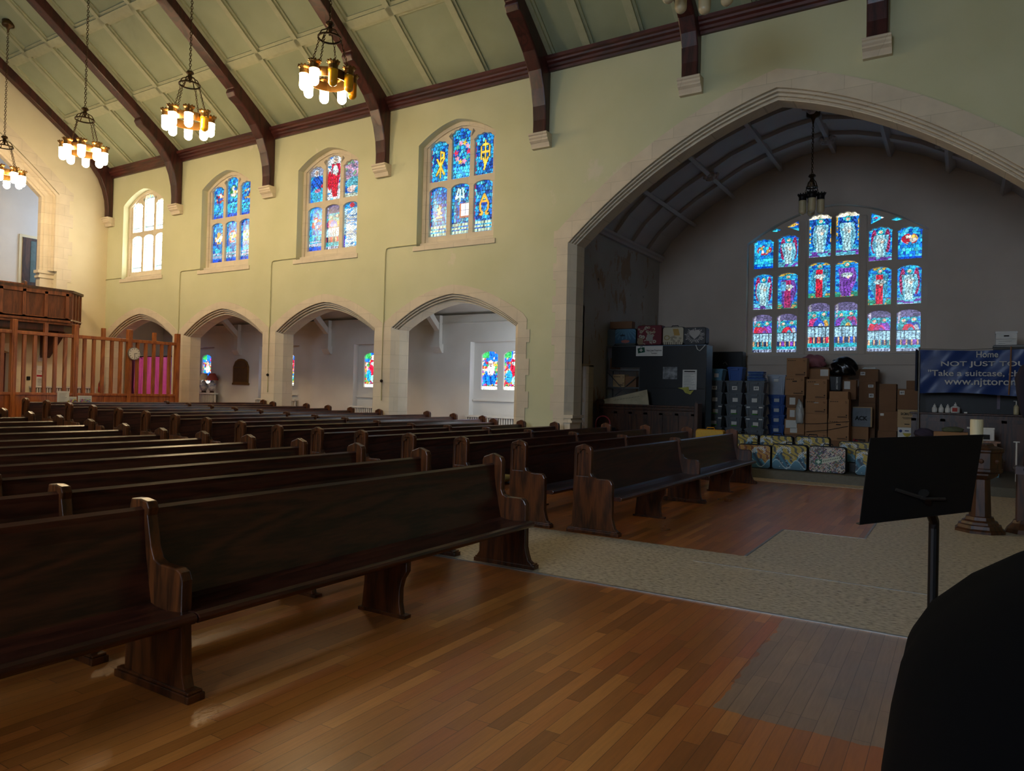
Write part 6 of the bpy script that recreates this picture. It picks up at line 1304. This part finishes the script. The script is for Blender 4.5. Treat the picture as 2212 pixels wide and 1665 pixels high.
t = thing('banner_stand', 'dark wooden floor stand with a pole and furled purple cloth at the right edge', 'stand', (0.72, 11.2, 0.004))
MB().lathe([(0.22, 0), (0.2, 0.05), (0.14, 0.12), (0.12, 0.16)], 0, 0, 8, oct_).obj('foot', M_darkoak, t); MB().box(-0.095, 0.095, -0.095, 0.095, 0.14, 0.76).obj('pedestal', M_darkoak, t, bevel=0.012)
b = MB().box(-0.11, 0.11, -0.11, 0.11, 0.74, 0.84); 
for k in range(8): a = k*PI/4; b.ball((0.11*math.cos(a), 0.11*math.sin(a), 0.8), 0.03, 6, 4)
b.obj('carved_collar', mat('tarnished_metal', (96, 84, 84), 0.4, 0.6), t); MB().tube([(0, 0, 0.84), (0.01, 0, 2.3)], 0.022, 8).obj('pole', M_beam, t)
c = MB(); rr = []
for z, r in ((1.5, 0.03), (1.6, 0.09), (1.85, 0.13), (2.05, 0.15), (2.2, 0.1), (2.25, 0.04)): rr.append([(0.04+(r*(1+0.22*math.sin(4*a)))*math.cos(a), (r*(1+0.22*math.sin(4*a)))*math.sin(a), z-0.1) for a in [2*PI*i/28 for i in range(28)]])
c.loft(rr, True, True); c.obj('furled_cloth', mat('deep_purple_cloth', (30, 22, 38), 0.8), t, smooth=True)

# ================================================================= FOREGROUND
ms = thing('music_stand', 'black sheet-music stand in the right foreground, its desk turned away', 'music stand', (-0.08, 3.36, 0.004))
# desk: plane through measured corners, lip towards the far side
A = [Vector((-0.213, -0.244, 1.459)), Vector((0.161, -0.012, 1.483)), Vector((0.124, -0.03, 1.186)), Vector((-0.243, -0.257, 1.124))]
nv = (A[1]-A[0]).cross(A[3]-A[0]).normalized()
if nv.y > 0: nv = -nv
d = MB(); back = [q-nv*0.004 for q in A]; d.loft([[tuple(q) for q in A], [tuple(q) for q in back]], True, True)
lip = [A[3], A[2], A[2]-nv*0.03, A[3]-nv*0.03]; d.loft([[tuple(q) for q in lip], [tuple(q-Vector((0, 0, 0.004))) for q in lip]], True, True)
M_stand = mat('stand_black', (10, 10, 11), 0.45, 0.2)
d.obj('desk', M_stand, ms, bevel=0.001)
cen = (A[0]+A[1]+A[2]+A[3])/4; low = (A[2]+A[3])/2
MB().tube([tuple(cen+nv*0.015+Vector((-0.09, -0.05, -0.05))), tuple(cen+nv*0.03+Vector((0, 0, -0.08)))], 0.007, 6).tube([tuple(cen+nv*0.03+Vector((0.0, 0, -0.08))), tuple(cen+nv*0.02+Vector((0.07, 0.04, -0.08)))], 0.006, 6).obj('tilt_handle', mat('stand_grey', (60, 58, 56), 0.35, 0.6), ms)
MB().tube([tuple(cen+nv*0.02+Vector((0, 0, -0.06))), (0.0, -0.01, 1.13), (0, 0, 1.1), (0, 0, 0.62)], 0.019, 12).obj('upper_tube', M_stand, ms)
MB().tube([(0, 0, 0.66), (0, 0, 0.12)], 0.023, 12).lathe([(0.026, 0.6), (0.03, 0.62), (0.03, 0.67), (0.026, 0.69)], 0, 0, 12).obj('lower_tube', M_stand, ms)
for k in range(3):
    a = k*2*PI/3-0.5; MB().tube([(0, 0, 0.2), (0.1*math.cos(a), 0.1*math.sin(a), 0.12), (0.22*math.cos(a), 0.22*math.sin(a), 0.012)], 0.01, 6).obj('leg', M_stand, ms)
# bulky object under a black cloth
cv = MB(); rings = []
CXc, CYc = 0.72, 2.02
for z, k, top in ((0.0, 1.06, 0), (0.3, 1.04, 0), (0.6, 1.01, 0), (0.75, 1.0, 0), (0.9, 0.98, 0), (1.0, 0.96, 0), (1.08, 0.91, 0), (1.16, 0.82, 0), (1.23, 0.71, 0), (1.29, 0.58, 0), (1.34, 0.42, 0), (1.37, 0.25, 0), (1.37, 0.02, 0)):
    ring = []
    for i in range(72):
        a = 2*PI*i/72; fold = 1+0.012*math.sin(11*a+z*2)*(1.2-z)+0.008*math.sin(23*a+1)*(1.2-z)
        ex = 0.82
        ca, sa = math.cos(a), math.sin(a); r_ = (abs(ca)**(2/ex*1.3)+abs(sa)**(2/ex*1.3))**(-ex/2/1.3)
        ring.append((CXc+0.86*k*fold*r_*ca, CYc+0.62*k*fold*r_*sa, z))
    rings.append(ring)
cv.loft(rings, True, True)
tag(cv.obj('black_cloth_cover', mat('black_velvet', (5, 5, 6), 1.0, spec=0.1, noise=0.05), None, smooth=True), 'large black cloth draped over a bulky object in the lower right corner', 'cloth cover')
